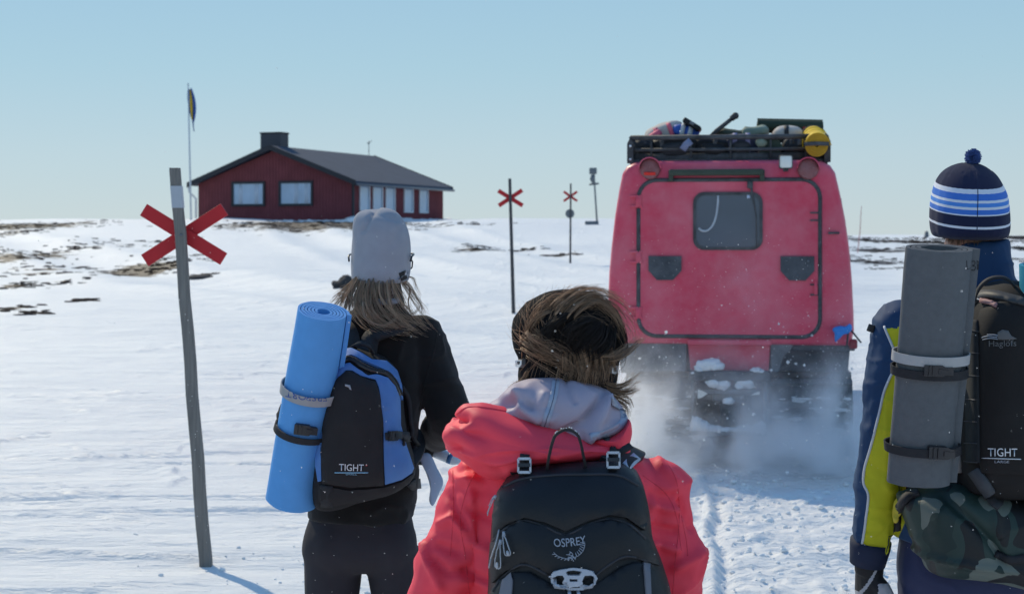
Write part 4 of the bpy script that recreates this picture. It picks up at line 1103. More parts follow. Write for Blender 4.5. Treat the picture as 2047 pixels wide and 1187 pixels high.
def boots(t, J, s, m, g=1.0):
    for q in ('al', 'ar'):
        an = np.array(J[q]); zf = gh(an[0], an[1]+.05)
        mb = MB(); a = np.linspace(0, 2*np.pi, 16, endpoint=False)
        mb.tube([an+np.array([0, -.01, .16*s]), an+np.array([0, -.01, .02]), np.array([an[0], an[1]+.0, zf+.06])], np.array([.062, .058, .055])*g, 16)
        mb.loft([np.stack([an[0]+np.cos(a)*rx*g, np.full(16, an[1]+y), zf+.012+h*.5+np.sin(a)*h*.5], 1) for y, rx, h in ((-.085, .03, .07), (-.07, .045, .10), (0, .05, .11), (.08, .05, .10), (.15, .048, .075), (.195, .032, .05))])
        mk('boot', fuse(mb, .009, 3), m, t)
        so_ = [np.array([an[0]+.052*g*math.cos(x)*(1 if math.sin(x) > 0 else .9), an[1]+.055+.15*math.sin(x), zf-.012]) for x in np.linspace(0, 2*np.pi, 20, endpoint=False)]
        mk('boot_sole', MB().prism(so_, (0, 0, .03)), rub, t, sharp=40)
def pants(J, rows, s, rl, vox=.0085, legdz=0.0, seat=None, asp=1.0, sm=3):
    mb = MB().loft(hrings(interp_rows(rows, 14), 28, 2.3)); hp = np.array(J['hip'])
    for q, (kn, an) in enumerate(((J['kl'], J['al']), (J['kr'], J['ar']))):
        kn, an = np.array(kn), np.array(an); h0 = np.array(J['tl'] if q == 0 else J['tr'])
        p = catmull([h0, (h0+kn)/2, kn, (kn+an)/2, an+np.array([0, 0, .06])], 18)
        mb.tube(p, np.interp(np.linspace(0, 1, 18), [0, .25, .5, .7, 1], rl), 18, asp)
        if seat: mb.ball(h0+np.array(seat[0])*np.array([1 if q == 0 else -1, 1, 1]), seat[1], 18, 12)
    return fuse(mb, vox, sm)
def sleeve(mb, S_, E, W_, r, n=18):
    S_, E, W_ = map(np.array, (S_, E, W_)); mb.ball(S_-np.array([0, 0, .01]), r[0]*1.02, 20, 14); S_ = S_*.93+E*.07
    p = catmull([S_, S_*.5+E*.5, E, (E+W_)/2, W_], n); mb.tube(p, np.interp(np.linspace(0, 1, n), [0, .25, .5, .75, 1], r), 20)
    return p
def shoulder_straps(t, m, cx, cyb, zt, sw, zb, depth, wid=.055, part='shoulder_strap', surf=None):
    for q in (-1, 1):
        pts = [(cx+q*sw*.75, cyb-.02, zt-.05), (cx+q*sw*.85, cyb+.03, zt+.02), (cx+q*sw, cyb+depth*.45, zt+.055), (cx+q*sw*1.05, cyb+depth*.85, zt+.01), (cx+q*sw*1.1, cyb+depth*1.02, zt-.14), (cx+q*sw*1.35, cyb+depth*.98, zt-.28), (cx+q*sw*1.85, cyb+depth*.5, zb+.03), (cx+q*sw*1.55, cyb-.01, zb)]
        P = catmull(pts, 36); c = np.array([cx, cyb+depth*.5, 0]); N = P-c; N[:, 2] = (P[:, 2]-(zt-.12))*.8; N /= np.linalg.norm(N, axis=1)[:, None]
        mk(part, MB().ribbon(P, N, wid, .012), m, t, sharp=50)
def buckle(t, pos, px, py, bvh, w, h, m, rot=0, lift=0):
    """side-release buckle in px size, lying on the surface"""
    c, s = math.cos(rot), math.sin(rot)
    R = lambda q: [(px+c*x-s*y, py+s*x+c*y) for x, y in q]
    b = mk('buckle', panel(R([(-w/2, -h/2), (w*.15, -h/2), (w*.22, -h*.36), (w/2, -h*.36), (w/2, h*.36), (w*.22, h*.36), (w*.15, h/2), (-w/2, h/2)]), bvh, .005+lift, .007, 6), m, t, sharp=30)
    g = MB()
    for x in (-.36, -.2): panel(R([(w*x-1.3, -h*.42), (w*x+1.3, -h*.42), (w*x+1.3, h*.42), (w*x-1.3, h*.42)]), bvh, .011+lift, .004, 6, mb=g)
    panel(R([(w*.0, -h*.22), (w*.3, -h*.16), (w*.3, h*.16), (w*.0, h*.22)]), bvh, .011+lift, .003, 6, mb=g)
    mk('buckle_bar', g, m, b, sharp=30)
blackp = mat('black_buckle', (.02, .02, .024), .35, .1, spec=.5)
webm = mat('black_webbing', (.022, .022, .026), .75, .15, 40, .4, 260)

# ------------------------------------------------------------------ woman in black with grey beanie
YW = 5.0; k = F/YW
XW = X_(742, YW); zW = gh(XW, YW)
wom = thing('person', 'woman in black jacket and leggings wearing a pale grey beanie', 'person', (XW, YW, zW), 'trip members seen from behind')
def w(px, py, dy=0): return (X_(px, YW), YW+dy, Z_(py, YW))
J = dict(head=w(762, 520, .02), neck=w(757, 618), sl=w(645, 672), sr=w(842, 668), el=w(594, 850, -.02), er=w(900, 838, -.01), wl=w(640, 905, .20), wr=w(862, 893, .20), hip=(X_(718, YW), YW, Z_(1085, YW)),
         kl=(X_(658, YW), YW+.02, zW+.47), al=(X_(655, YW), YW-.02, zW+.09), kr=(X_(806, YW), YW+.03, zW+.47), ar=(X_(798, YW), YW, zW+.09), tl=w(667, 1105), tr=w(788, 1105), hd=(.3, .5, 0))
body(wom, J, .97)
fleece = mat('black_fleece', (.013, .0125, .013), .95, .2, 14, .5, 420, spec=.12, sheen=.12, bd=.0015, crinkle=(9, .004, (1, 1, 1.6)))
legm = mat('black_leggings', (.032, .029, .036), .8, .15, 10, .2, 500, spec=.25)
rows = [(X_(757, YW), YW, Z_(600, YW), .062, .065), (X_(757, YW), YW, Z_(618, YW), .075, .075), (X_(750, YW), YW, Z_(640, YW), .12, .09), (X_(746, YW), YW, Z_(662, YW), .155, .10), (X_(744, YW), YW, Z_(700, YW), .165, .118), (X_(743, YW), YW, Z_(780, YW), .152, .125), (X_(736, YW), YW, Z_(880, YW), .142, .12), (X_(727, YW), YW, Z_(960, YW), .155, .125), (X_(722, YW), YW, Z_(1022, YW), .160, .130), (X_(721, YW), YW, Z_(1036, YW), .150, .122)]
mb = MB().loft(hrings(interp_rows(rows, 34), 36, 2.3))
sleeve(mb, J['sl'], J['el'], J['wl'], [.066, .062, .060, .054, .042]); sleeve(mb, J['sr'], J['er'], J['wr'], [.066, .064, .062, .055, .042])
wj = fuse(mb, .007, 4); co = coords(wj)
push(wj, folds(co, .014, (6, 6, 9), 11)+.006*folds(co, 1, (13, 13, 17), 13))
wb = bvh_of(wj)
jk = mk('jacket', wj, fleece, wom)
seams([[(875, 655), (868, 700), (852, 760), (838, 820)], [(700, 660), (745, 676), (800, 668), (835, 652)]], .0018, wb, fleece, jk)
lb_ = mat('pale_blue_cloth', (.33, .42, .56), .8, .08, 12, .3, 200)
mk('hip_flap', pillow([(838, 912), (858, 906), (874, 935), (886, 962), (878, 985), (866, 1010), (858, 1000), (860, 975), (852, 945)], YW-.02, .015, .015), lb_, jk)
prow = [(X_(722, YW), YW, Z_(1000, YW), .135, .11), (X_(721, YW), YW, Z_(1040, YW), .152, .122), (X_(718, YW), YW, Z_(1080, YW), .166, .135), (X_(718, YW), YW, Z_(1108, YW), .166, .128), (X_(720, YW), YW, Z_(1122, YW), .15, .11), (X_(722, YW), YW, Z_(1138, YW), .08, .08)]
pw = pants(J, prow, .97, [.088, .079, .060, .064, .045], seat=((.012, -.035, .035), (.082, .098, .105)), asp=1.22, sm=8); push(pw, folds(coords(pw), .003, (8, 8, 12), 17))
wp_ = mk('leggings', pw, legm, wom)
pb = bvh_of(pw)
boots(wom, J, .95, mat('black_boot', (.02, .02, .022), .6), .95)
# gloves tucked in front
for q, sd in (('wl', 1), ('wr', -1)):
    g = MB(); d = np.array(J[q])-np.array(J['el' if q == 'wl' else 'er']); hand(g, J[q], d/np.linalg.norm(d)+np.array([.3 if sd == 1 else -.3, .5, 0]), (sd, 0, 0), sd, 1.0, .6, .004); mk('glove', fuse(g, .004, 2), fleece, wom)
# neck warmer with stripes
g = MB().loft(hrings(interp_rows([(X_(760, YW), YW+.0, Z_(y, YW), r, r*1.05) for y, r in ((566, .060), (580, .064), (596, .067), (612, .075))], 10), 28))
nw = mk('neck_warmer', g, mat('black_knit', (.02, .02, .025), .9), wom); nbv = g.bvh()
g = MB()
for x in (770, 777, 784): stripe([(x, 571), (x+1, 588)], 3.2, nbv, .001, .002, mb=g, curve=False)
mk('white_stripes', g, mat('stripe_white', (.55, .55, .58), .8), nw)
g = MB(); stripe([(742, 602), (770, 604), (795, 601)], 11, nbv, .003, .004, mb=g); mk('pale_collar', g, mat('pale_collar', (.42, .48, .62), .8), nw)
# beanie
brow = [(y, xl, xr) for y, xl, xr in ((560, 704, 816), (552, 703, 818), (530, 702, 821), (500, 703, 822), (475, 705, 820), (455, 705, 815), (440, 707, 806), (430, 711, 795), (423, 720, 783), (420, 735, 768))]
B_ = catmull(np.array(brow, float), 44)
rings = hrings([(X_((a+b)/2, YW), YW-.005, Z_(y, YW), (b-a)/2*YW/F, max((b-a)/2*YW/F*1.12, .02)) for y, a, b in B_], 48, 2.2, .10)
rings = [rings[0]*.0+ (rings[0]-rings[0].mean(0))*.93+rings[0].mean(0)+np.array([0, 0, .02])]+[rings[0]]+rings
bm_ = MB().loft(rings); bme = bm_.mesh('beanie'); fix(bme); co = coords(bme)
d = folds(co, .009, (8, 8, 6), 23, 4)*sst(Z_(500, YW), Z_(440, YW), co[:, 2]) + .0025*vn(co*14, 4)
def crease(co, p0, p1, wd, dp):
    a, b = np.array(w(*p0))[[0, 2]], np.array(w(*p1))[[0, 2]]; q = co[:, [0, 2]]-a; ab = b-a; t = np.clip((q@ab)/(ab@ab), 0, 1); dd = np.linalg.norm(q-t[:, None]*ab, axis=1)
    return -dp*np.exp(-(dd/wd)**2)*(co[:, 1] < YW+.02)
d += crease(co, (752, 420), (730, 462), .006, .010)+crease(co, (745, 424), (795, 440), .008, .006)+crease(co, (752, 420), (790, 432), .02, -.004)+crease(co, (800, 460), (790, 490), .01, .004)
push(bme, d)
beam = mat('beanie_knit', (.34, .345, .385), .95, .06, 30, .5, 700, spec=.1, bd=.001, crinkle=(7, .004, (1, 1, 1)))
bn = mk('beanie', bme, beam, wom); bbv = bvh_of(bme)
tg = mk('fabric_tag', panel([(797, 546), (808, 541), (813, 556), (802, 561)], bbv, .001, .002, 4), mat('tag_black', (.012, .012, .015), .7), bn, sharp=30)
mk('tag_logo', text('HH', 800, 810, 547, 555, bbv, .004, rot=-.35, shear=4), mat('tag_white', (.6, .62, .66), .7), tg)
# glasses resting over the beanie
gl = MB()
hx = np.array(J['head'])
for q in (-1, 1):
    rim = [hx+np.array([q*.036+.028*math.cos(a), .098, .010+.02*math.sin(a)]) for a in np.linspace(0, 2*np.pi, 20)]
    gl.tube(rim, .0028, 6)
    gl.tube([hx+np.array([q*.063, .096, .018]), hx+np.array([q*.089, .075, .018]), hx+np.array([q*.094, .0, .016]), hx+np.array([q*.092, -.055, .012]), hx+np.array([q*.089, -.075, -.002])], .003, 6)
gl.tube([hx+np.array([-.009, .1, .014]), hx+np.array([.009, .1, .014])], .0028, 6)
mk('glasses', gl, blackp, wom)
g = MB()
a = [np.array(w(*p, dy)) for p, dy in (((798, 519), -.062), ((812, 517), -.03), ((822, 518), .0), ((824, 524), .015), ((823, 534), .02), ((820, 538), .02))]
g.tube(a, .0024, 6); mk('eyewear_arm', g, blackp, wom)
# hair: wind-blown
rng = np.random.default_rng(12)
hm = hair_mat('ash_blond_hair', (.27, .195, .145), (.95, .74, .54)); hm0 = hair_mat('hair_root', (.16, .12, .09))
wd_ = lambda pts: [np.array(w(x, y, dy)) for x, y, dy in pts]
und = MB().loft(hrings(interp_rows([(X_(762, YW), YW-.02, Z_(545, YW), .07, .075), (X_(757, YW), YW-.02, Z_(570, YW), .056, .062), (X_(742, YW), YW-.03, Z_(595, YW), .046, .056), (X_(745, YW), YW-.055, Z_(620, YW), .042, .04), (X_(750, YW), YW-.07, Z_(632, YW), .025, .02)], 14), 24))
me_ = und.mesh('h'); push(me_, .004*vn(coords(me_)*np.array([60, 60, 8]), 3))
G1 = [wd_(p) for p in (
    [(715, 556, -.07), (705, 580, -.09), (708, 605, -.11), (735, 640, -.13), (790, 660, -.14)],
    [(730, 560, -.09), (722, 585, -.11), (727, 615, -.13), (760, 645, -.145), (812, 660, -.145)],
    [(745, 562, -.10), (740, 590, -.12), (750, 620, -.135), (785, 645, -.145), (835, 656, -.13)],
    [(765, 562, -.10), (765, 590, -.12), (780, 620, -.135), (815, 645, -.135), (850, 662, -.11)],
    [(785, 560, -.09), (792, 585, -.11), (805, 610, -.12), (835, 640, -.11), (862, 664, -.09)],
    [(800, 556, -.06), (812, 575, -.07), (825, 600, -.07), (840, 625, -.07), (858, 650, -.06)],
    [(806, 554, -.03), (822, 568, -.03), (834, 592, -.03), (845, 615, -.03), (850, 634, -.03)])]
G2 = [wd_(p) for p in (
    [(712, 556, -.05), (695, 572, -.06), (680, 588, -.07), (665, 606, -.09)],
    [(712, 560, -.06), (698, 582, -.08), (684, 600, -.10), (672, 616, -.12)],
    [(718, 562, -.08), (704, 588, -.10), (694, 608, -.12), (690, 632, -.14)],
    [(722, 562, -.085), (712, 590, -.11), (706, 615, -.13), (702, 640, -.14)])]
hh = mk('hair', me_, hm0, wom)
G1 = [[p[0]+np.array([-.004, .04, .022])]+p for p in G1]; G2 = [[p[0]+np.array([.004, .04, .022])]+p for p in G2]
g = strands(G1, 120, .006, .0009, rng, 14, .6, .004, order=True, lenj=.4); strands(G1, 280, .007, .0010, rng, 16, .35, .011, order=True, lenj=.25, clump=7, mb=g)
strands(G2, 300, .006, .0010, rng, 10, .5, .005, order=True, lenj=.4, mb=g, clump=8)
for gg in ([(808, 560, -.03), (822, 580, -.03), (818, 605, -.03), (826, 628, -.03), (840, 612, -.03), (838, 590, -.03)], [(735, 600, -.13), (740, 630, -.14), (775, 646, -.15), (800, 632, -.15), (804, 610, -.14)], [(815, 552, -.02), (828, 556, -.02), (834, 572, -.02), (846, 596, -.02)]):
    strands([wd_(gg)], 9, .003, .001, rng, 12, .6, .003, mb=g, lenj=.15)
mk('hair_strands', g, hm, hh, kind='stuff')

# ---- her backpack
def px_at(Y): return lambda pts: [W(x, y, Y) for x, y in pts]
cord = mat('black_cordura', (.016, .015, .017), .8, .15, 20, .45, 380, spec=.25, bd=.0012)
cord2 = mat('charcoal_cordura', (.024, .022, .024), .8, .12, 20, .45, 380, spec=.25, bd=.0012, crinkle=(8, .004, (1, 1, 1)))
bluen = mat('blue_ripstop', (.085, .20, .47), .7, .10, 12, .3, 300, crinkle=(16, .004, (1, 1, 1)))
bpw = thing('backpack', 'small black and blue backpack reading TIGHT on the woman in black', 'backpack', (X_(735, 4.8), 4.8, Z_(1010, 4.8)), 'backpacks worn by the group')
po = [(634, 1000), (632, 930), (640, 850), (655, 770), (672, 715), (698, 694), (735, 698), (775, 720), (802, 768), (812, 850), (830, 925), (820, 960), (778, 985), (715, 1000), (660, 1012)]
pk = pillow(po, 4.86, .20, .03, 80, 16, 3.4); pkm = pk.mesh('p'); fix(pkm); push(pkm, folds(coords(pkm), .006, (8, 8, 8), 31))
pbv = bvh_of(pkm)
mk('main_bag', pkm, cord, bpw)
mk('top_band', panel([(672, 722), (683, 703), (702, 699), (722, 709), (742, 722), (770, 724), (790, 742), (799, 770), (801, 800), (796, 790), (788, 764), (772, 744), (748, 733), (722, 722), (702, 712), (688, 716), (676, 732)], pbv, .003, .004, 6, puff=.003), bluen, bpw, sharp=40)
side = panel([(672, 746), (684, 731), (700, 728), (716, 740), (735, 752), (752, 750), (772, 757), (788, 775), (796, 800), (797, 850), (808, 890), (823, 935), (818, 945), (800, 956), (769, 965), (766, 900), (764, 840), (757, 780), (750, 760), (738, 757), (720, 752), (704, 742), (692, 742), (678, 758), (668, 768)], pbv, .003, .004, 7, puff=.006)
mk('side_panel', side, bluen, bpw, sharp=40)
mk('left_edge_panel', panel([(633, 860), (640, 840), (646, 845), (644, 900), (645, 960), (639, 962), (634, 930)], pbv, .003, .004, 6), bluen, bpw, sharp=40)
zp = mk('zip', stripe([(674, 737), (690, 721), (704, 720), (724, 733), (745, 742), (770, 748), (786, 765), (797, 790)], 8, pbv, .004, .006), blackp, bpw)
g = MB(); zz, zn = drape(resample(catmull([(674, 737), (690, 721), (704, 720), (724, 733), (745, 742), (770, 748), (786, 765), (797, 790)], 60), 2.4), pbv, .0105)
for p in zz[::1]: g.box(p, (.0012, .0012, .0025))
mk('zip_teeth', g, blackp, zp, kind='stuff')
front = panel([(664, 776), (680, 757), (694, 744), (705, 746), (722, 756), (738, 762), (750, 765), (757, 790), (762, 845), (764, 900), (765, 965), (705, 972), (648, 965), (646, 900), (652, 830)], pbv, .003, .006, 9, puff=.016)
fpm = front.mesh('f'); fix(fpm); push(fpm, folds(coords(fpm), .003, (9, 9, 9), 33)); fbv = bvh_of(pkm, fpm, side)
fp = mk('front_pocket', fpm, cord2, bpw, sharp=60)
mk('bottom_panel', panel([(640, 968), (700, 978), (768, 970), (800, 960), (822, 945), (815, 962), (780, 983), (715, 998), (660, 1008), (640, 1000)], pbv, .003, .005, 8, puff=.004), cord2, bpw, sharp=50)
mk('bottom_strap', stripe([(655, 968), (654, 1008)], 22, pbv, .006, .006, curve=False), webm, bpw)
mk('compression_strap', stripe([(770, 872), (790, 870), (812, 872), (830, 880)], 15, fbv, .004, .005), webm, bpw)
buckle(bpw, None, 786, 871, fbv, 22, 20, blackp)
white_p = mat('white_print', (.72, .72, .74), .6, .02); lblue_p = mat('blue_print', (.25, .45, .60), .6, .02); red_p = mat('red_print', (.6, .05, .05), .6)
mk('lettering', text('TIGHT', 678, 727, 927, 940, fbv, .0025, rot=.03), white_p, fp)
mk('printed_line', stripe([(669, 944), (736, 944)], 1.6, fbv, .001, .0015, curve=False), lblue_p, fp)
mk('lettering', text('SMALL', 691, 714, 945.5, 948.5, fbv, .0025), lblue_p, fp)
mk('printed_mark', text('.', 731, 734, 928, 931, fbv, .0025), red_p, fp)
mk('small_logo', panel([(690, 768), (700, 770), (703, 780), (699, 778), (697, 774), (690, 772)], fbv, .001, .002, 3), mat('grey_logo', (.35, .35, .37), .5), fp)
g = MB(); seam([(800, 770), (812, 800), (815, 850), (822, 880), (835, 900)], .008, wb, mb=g, off=.012); mk('side_strap', g, webm, bpw)
mk('shoulder_harness', MB().ribbon(catmull([W(735, 705, 4.84), W(745, 672, 4.86), W(790, 655, 4.87), W(815, 650, 4.95), W(815, 660, 5.08), W(800, 740, 5.15), W(805, 830, 5.14), W(832, 880, 5.02), W(828, 905, 4.9), W(815, 925, 4.84)], 50), np.array([.1, -.6, .7]), .05, .012), webm, bpw)
mk('shoulder_harness', MB().ribbon(catmull([W(705, 705, 4.84), W(700, 672, 4.86), W(690, 655, 4.89), W(680, 650, 4.95), W(675, 660, 5.08), W(680, 740, 5.15), W(640, 830, 5.12), W(606, 880, 5.02), W(622, 920, 4.9), W(640, 945, 4.84)], 50), np.array([-.1, -.6, .7]), .05, .012), webm, bpw)
mk('hip_belt', MB().ribbon([W(640, 975, 4.84), W(610, 972, 4.93), W(596, 970, 5.02), W(640, 968, 5.16), W(740, 968, 5.18), W(840, 966, 5.14), W(835, 966, 5.03), W(824, 970, 4.92), W(815, 960, 4.84)], np.array([[1, 0, 0], [-.7, -.5, 0], [-1, 0, 0], [-.5, 1, 0], [0, 1, 0], [.5, 1, 0], [1, 0, 0], [.7, -.5, 0], [-1, 0, 0]])*1.0, .03, .006), webm, bpw)
mk('grab_loop', MB().ribbon(catmull([W(705, 703, 4.80), W(708, 690, 4.78), W(724, 686, 4.77), W(740, 694, 4.78), W(744, 706, 4.79)], 20), (0, -.4, .9), .022, .006), webm, bpw)
# blue rolled mat strapped to its left side
bfoam = mat('blue_foam', (.105, .34, .72), .75, .04, 25, .15, 160, spec=.25)
bt = thing('rolled_mat', "bright blue rolled foam mat strapped upright on the woman's left side", 'sleeping mat', W(580, 1010, 4.76), 'rolled sleeping mats on the backpacks')
c1, c0 = W(646, 622, 4.63), W(585, 1000, 4.80)
rr = 56/F*4.72
g, u, v, a = roll(c0, c1, rr, .0072, 5.6, start=3.3, up=(0, -1, .0), n=52, m=10, flare=.09, gap=1.36); rollm = g.mesh('r'); fix(rollm); co = coords(rollm); co += .002*np.stack([vn(co*9, 1), vn(co*9, 2), vn(co*9, 3)*.3], 1)+.0008*vn(co*45, 4)[:, None]; rollm.vertices.foreach_set('co', co.ravel())
rb = bvh_of(rollm); mk('foam_roll', rollm, bfoam, bt, sharp=35)
def along(t): return c0+(c1-c0)*t
bnd_ = band(along(.592), a, u, v, rr+.003, rr+.003, 19/F*4.7, .003); bnb = bnd_.bvh(); bw = mk('grey_band', bnd_, mat('grey_elastic', (.34, .34, .35), .8, .06, 30, .4, 300), bt, sharp=40)
mk('lettering', text('ERSPORT', 571, 654, 788, 800, bnb, .0012, rot=math.pi+.11, arc=3), mat('navy_print', (.05, .11, .36), .7), bw)
mk('black_strap', band(along(.385), a+v*.0-u*.12, u, v, rr+.002, rr+.002, .018, .004), webm, bt, sharp=40)
buckle(bt, None, 611, 857, rb, 40, 20, blackp, .12)
# small clear bottle end beside her sleeve
btl = thing('bottle', "small clear and blue bottle held in the woman's glove, just left of the coral hood", 'bottle', W(890, 913, 5.22))
clear = mat('clear_plastic', (.55, .65, .75), .15, .05, spec=.7)
mk('bottle_end', MB().tube([W(862, 900, 5.23), W(890, 911, 5.225), W(908, 919, 5.22), W(916, 922, 5.22), W(922, 925, 5.22)], [.017, .018, .017, .010, .009], 12), clear, btl)
mk('bottle_band', MB().tube([W(896, 913.6, 5.223), W(904, 917, 5.221)], [.0186, .0180], 12), mat('bottle_blue', (.05, .16, .35), .4), btl)
# ------------------------------------------------------------------ girl in coral jacket
YG = 3.6; XG = X_(1130, YG); zG = gh(XG, YG)
girl = thing('person', 'girl in coral jacket wearing a black trapper hat with brown fur', 'person', (XG, YG, zG), 'trip members seen from behind')
def q_(px, py, dy=0): return (X_(px, YG), YG+dy, Z_(py, YG))
J = dict(head=(X_(1137, YG), YG+.04, Z_(710, YG)), neck=q_(1135, 850, .02), sl=q_(962, 975), sr=q_(1306, 972), el=q_(893, 1160, -.02), er=q_(1335, 1140, .0), wl=q_(865, 1330, .08), wr=q_(1330, 1310, .16), hip=(X_(1135, YG), YG, zG+.83),
         kl=(X_(1060, YG), YG+.02, zG+.42), al=(X_(1055, YG), YG, zG+.09), kr=(X_(1210, YG), YG+.02, zG+.42), ar=(X_(1215, YG), YG, zG+.09), tl=(X_(1065, YG), YG, zG+.8), tr=(X_(1205, YG), YG, zG+.8), hd=(0, .3, 0))
body(girl, J, .87)
coral = mat('coral_shell', (.92, .062, .10), .62, .05, 8, .18, 260, spec=.3, bd=.001, crinkle=(7, .007, (1, 1, 1.7)))
def cre(co, pts, wd, dp, Y):
    P = [np.array([X_(x, Y), Z_(y, Y)]) for x, y in pts]; best = np.full(len(co), 9.)
    for a, b in zip(P[:-1], P[1:]):
        q = co[:, [0, 2]]-a; ab = b-a; t = np.clip((q@ab)/(ab@ab), 0, 1); best = np.minimum(best, np.linalg.norm(q-t[:, None]*ab, axis=1))
    return dp*np.exp(-(best/wd)**2)
cx = X_(1133, YG)
rows = [(cx, YG, Z_(862, YG), .07, .07), (cx, YG, Z_(885, YG), .12, .09), (cx, YG, Z_(915, YG), .165, .11), (cx, YG, Z_(960, YG), .195, .13), (cx, YG, Z_(1050, YG), .20, .145), (cx, YG, Z_(1150, YG), .205, .15), (cx, YG, Z_(1280, YG), .215, .155), (cx, YG, zG+.66, .225, .16), (cx, YG, zG+.64, .215, .15)]
mb = MB().loft(hrings(interp_rows(rows, 36), 40, 2.5))
sleeve(mb, J['sl'], J['el'], J['wl'], [.070, .074, .073, .065, .048], 22); sleeve(mb, J['sr'], J['er'], J['wr'], [.072, .074, .072, .064, .048], 22)
gj = fuse(mb, .006, 4); co = coords(gj)
arm = sst(.17, .22, np.abs(co[:, 0]-cx))
bag_ = .016*np.sin(co[:, 2]*46+vn(co*5, 3)*2.5)*arm*sst(-.5, .3, vn(co*6, 44))
gcr = 0
for i_, (p_, d_) in enumerate(((((1298, 985), (1345, 992)), -.010), (((1300, 1010), (1352, 1022)), .012), (((1302, 1050), (1348, 1062)), -.012), (((1305, 1085), (1352, 1100)), .012), (((1362, 1005), (1388, 1060)), -.014), (((1350, 1135), (1395, 1112)), .013), (((1325, 930), (1352, 965)), .010),
        (((880, 1052), (905, 1036), (928, 1062)), .014), (((868, 1118), (900, 1142), (942, 1130)), -.014), (((850, 1098), (880, 1168)), .013), (((902, 1000), (930, 1052)), -.010), (((935, 1082), (978, 1092)), .011), (((940, 1020), (985, 1036)), -.011), (((905, 960), (960, 968)), .010), (((930, 1140), (975, 1150)), -.012), (((880, 1090), (915, 1100)), -.010))):
    gcr = gcr+cre(co, p_, .0085, d_, YG-.08)
push(gj, folds(co, .017, (5, 5, 9), 51, 4)+.009*folds(co, 1, (9, 9, 16), 53, 5)+bag_*.3+gcr)
gb = bvh_of(gj)
jk = mk('jacket', gj, coral, girl)
seamm = mat('coral_seam', (.70, .05, .08), .8)
seams(([(962, 925), (935, 975), (920, 1040), (930, 1110), (938, 1187)], [(905, 940), (906, 985), (905, 1040), (900, 1110)], [(1320, 905), (1352, 960), (1358, 1040), (1350, 1120), (1345, 1187)], [(1285, 950), (1330, 985), (1352, 1030), (1362, 1100)], [(1362, 1030), (1372, 1080), (1375, 1110)]), .0009, gb, seamm, jk)
pantm = mat('dark_trousers', (.02, .022, .03), .8, .15)
pw = pants(J, [(cx, YG, zG+.90, .16, .12), (cx, YG, zG+.8, .175, .135), (cx, YG, zG+.7, .17, .13), (cx, YG, zG+.64, .12, .1)], .87, [.095, .092, .08, .08, .075], .01); push(pw, folds(coords(pw), .008, (7, 7, 10), 57)); mk('trousers', pw, pantm, girl)
boots(girl, J, .87, mat('brown_boot', (.06, .04, .03), .6), .95)
for q, sd in (('wl', 1), ('wr', -1)):
    g = MB(); d = np.array(J[q])-np.array(J['el' if q == 'wl' else 'er']); hand(g, J[q], d/np.linalg.norm(d)+np.array([0, .3, 0]), (sd, 0, 0), sd, .9, .6, .004); mk('glove', fuse(g, .004, 2), blackf, girl)
# hood thrown back: lilac lining above, coral shell below
lil = mat('lilac_lining', (.40, .345, .42), .6, .06, 10, .15, 260, spec=.3, crinkle=(10, .006, (1, 1, 1)))
lo = [(972, 815), (1000, 790), (1028, 768), (1062, 757), (1110, 756), (1165, 762), (1205, 775), (1235, 800), (1256, 835), (1258, 865), (1235, 885), (1190, 885), (1120, 878), (1040, 860), (985, 840)]
lm = pillow(lo, YG-.07, .105, .10, 96, 26, 2.4).mesh('l'); fix(lm); co = coords(lm)
yy = YG-.15
dl = cre(co, [(1180, 862), (1200, 835), (1212, 800)], .010, .020, yy)+cre(co, [(1120, 870), (1165, 840), (1205, 795)], .008, -.018, yy)+cre(co, [(1035, 790), (1045, 815), (1075, 835)], .010, .018, yy)+cre(co, [(1000, 812), (1040, 800), (1060, 815)], .010, -.014, yy)
dl += cre(co, [(1132, 765), (1150, 800)], .006, -.007, yy)+cre(co, [(1090, 790), (1080, 815), (1100, 835)], .011, .013, yy)+cre(co, [(1160, 872), (1195, 860), (1230, 850)], .008, .012, yy)+folds(co, .007, (9, 9, 13), 61, 5)
push(lm, dl); lbv = bvh_of(lm)
ll = mk('hood_lining', lm, lil, girl)
tapem = mat('seam_tape', (.36, .40, .50), .45, .04)
mk('seam_tape', stripe([(1112, 760), (1108, 785), (1100, 815), (1090, 845), (1084, 870)], 15, lbv, .001, .0012, n=30), tapem, ll)
g = MB(); seam([(1112, 760), (1108, 785), (1100, 815), (1090, 845), (1084, 870)], .0008, lbv, off=.003, mb=g); mk('stitching', g, mat('dark_thread', (.12, .13, .17), .8), ll)
mk('seam_tape', stripe([(1238, 795), (1250, 830), (1240, 852), (1210, 868), (1180, 875)], 18, lbv, .001, .0012, n=30), tapem, ll)
ho = [(890, 885), (888, 865), (905, 845), (908, 825), (930, 811), (975, 812), (1040, 826), (1110, 848), (1170, 867), (1225, 882), (1248, 888), (1262, 895), (1248, 915), (1200, 925), (1130, 928), (1060, 938), (1015, 955), (960, 945), (905, 905)]
hm_ = pillow(ho, YG-.10, .135, .10, 120, 26, 2.2).mesh('h'); fix(hm_); co = coords(hm_)
yy = YG-.22
dh = folds(co, .010, (5, 9, 12), 69, 5)+cre(co, [(900, 880), (930, 880), (960, 895)], .012, .016, yy)+cre(co, [(905, 850), (930, 845)], .008, -.014, yy)+cre(co, [(915, 868), (940, 860)], .010, .012, yy)+cre(co, [(930, 905), (990, 925), (1060, 915), (1110, 905)], .009, .014, yy)+cre(co, [(990, 940), (1040, 920), (1100, 913)], .006, -.012, yy)+cre(co, [(915, 895), (960, 930), (1000, 945)], .010, -.010, yy)+folds(co, .008, (7, 7, 14), 67, 4)
push(hm_, dh); hbv = bvh_of(hm_)
hd = mk('hood', hm_, coral, girl)
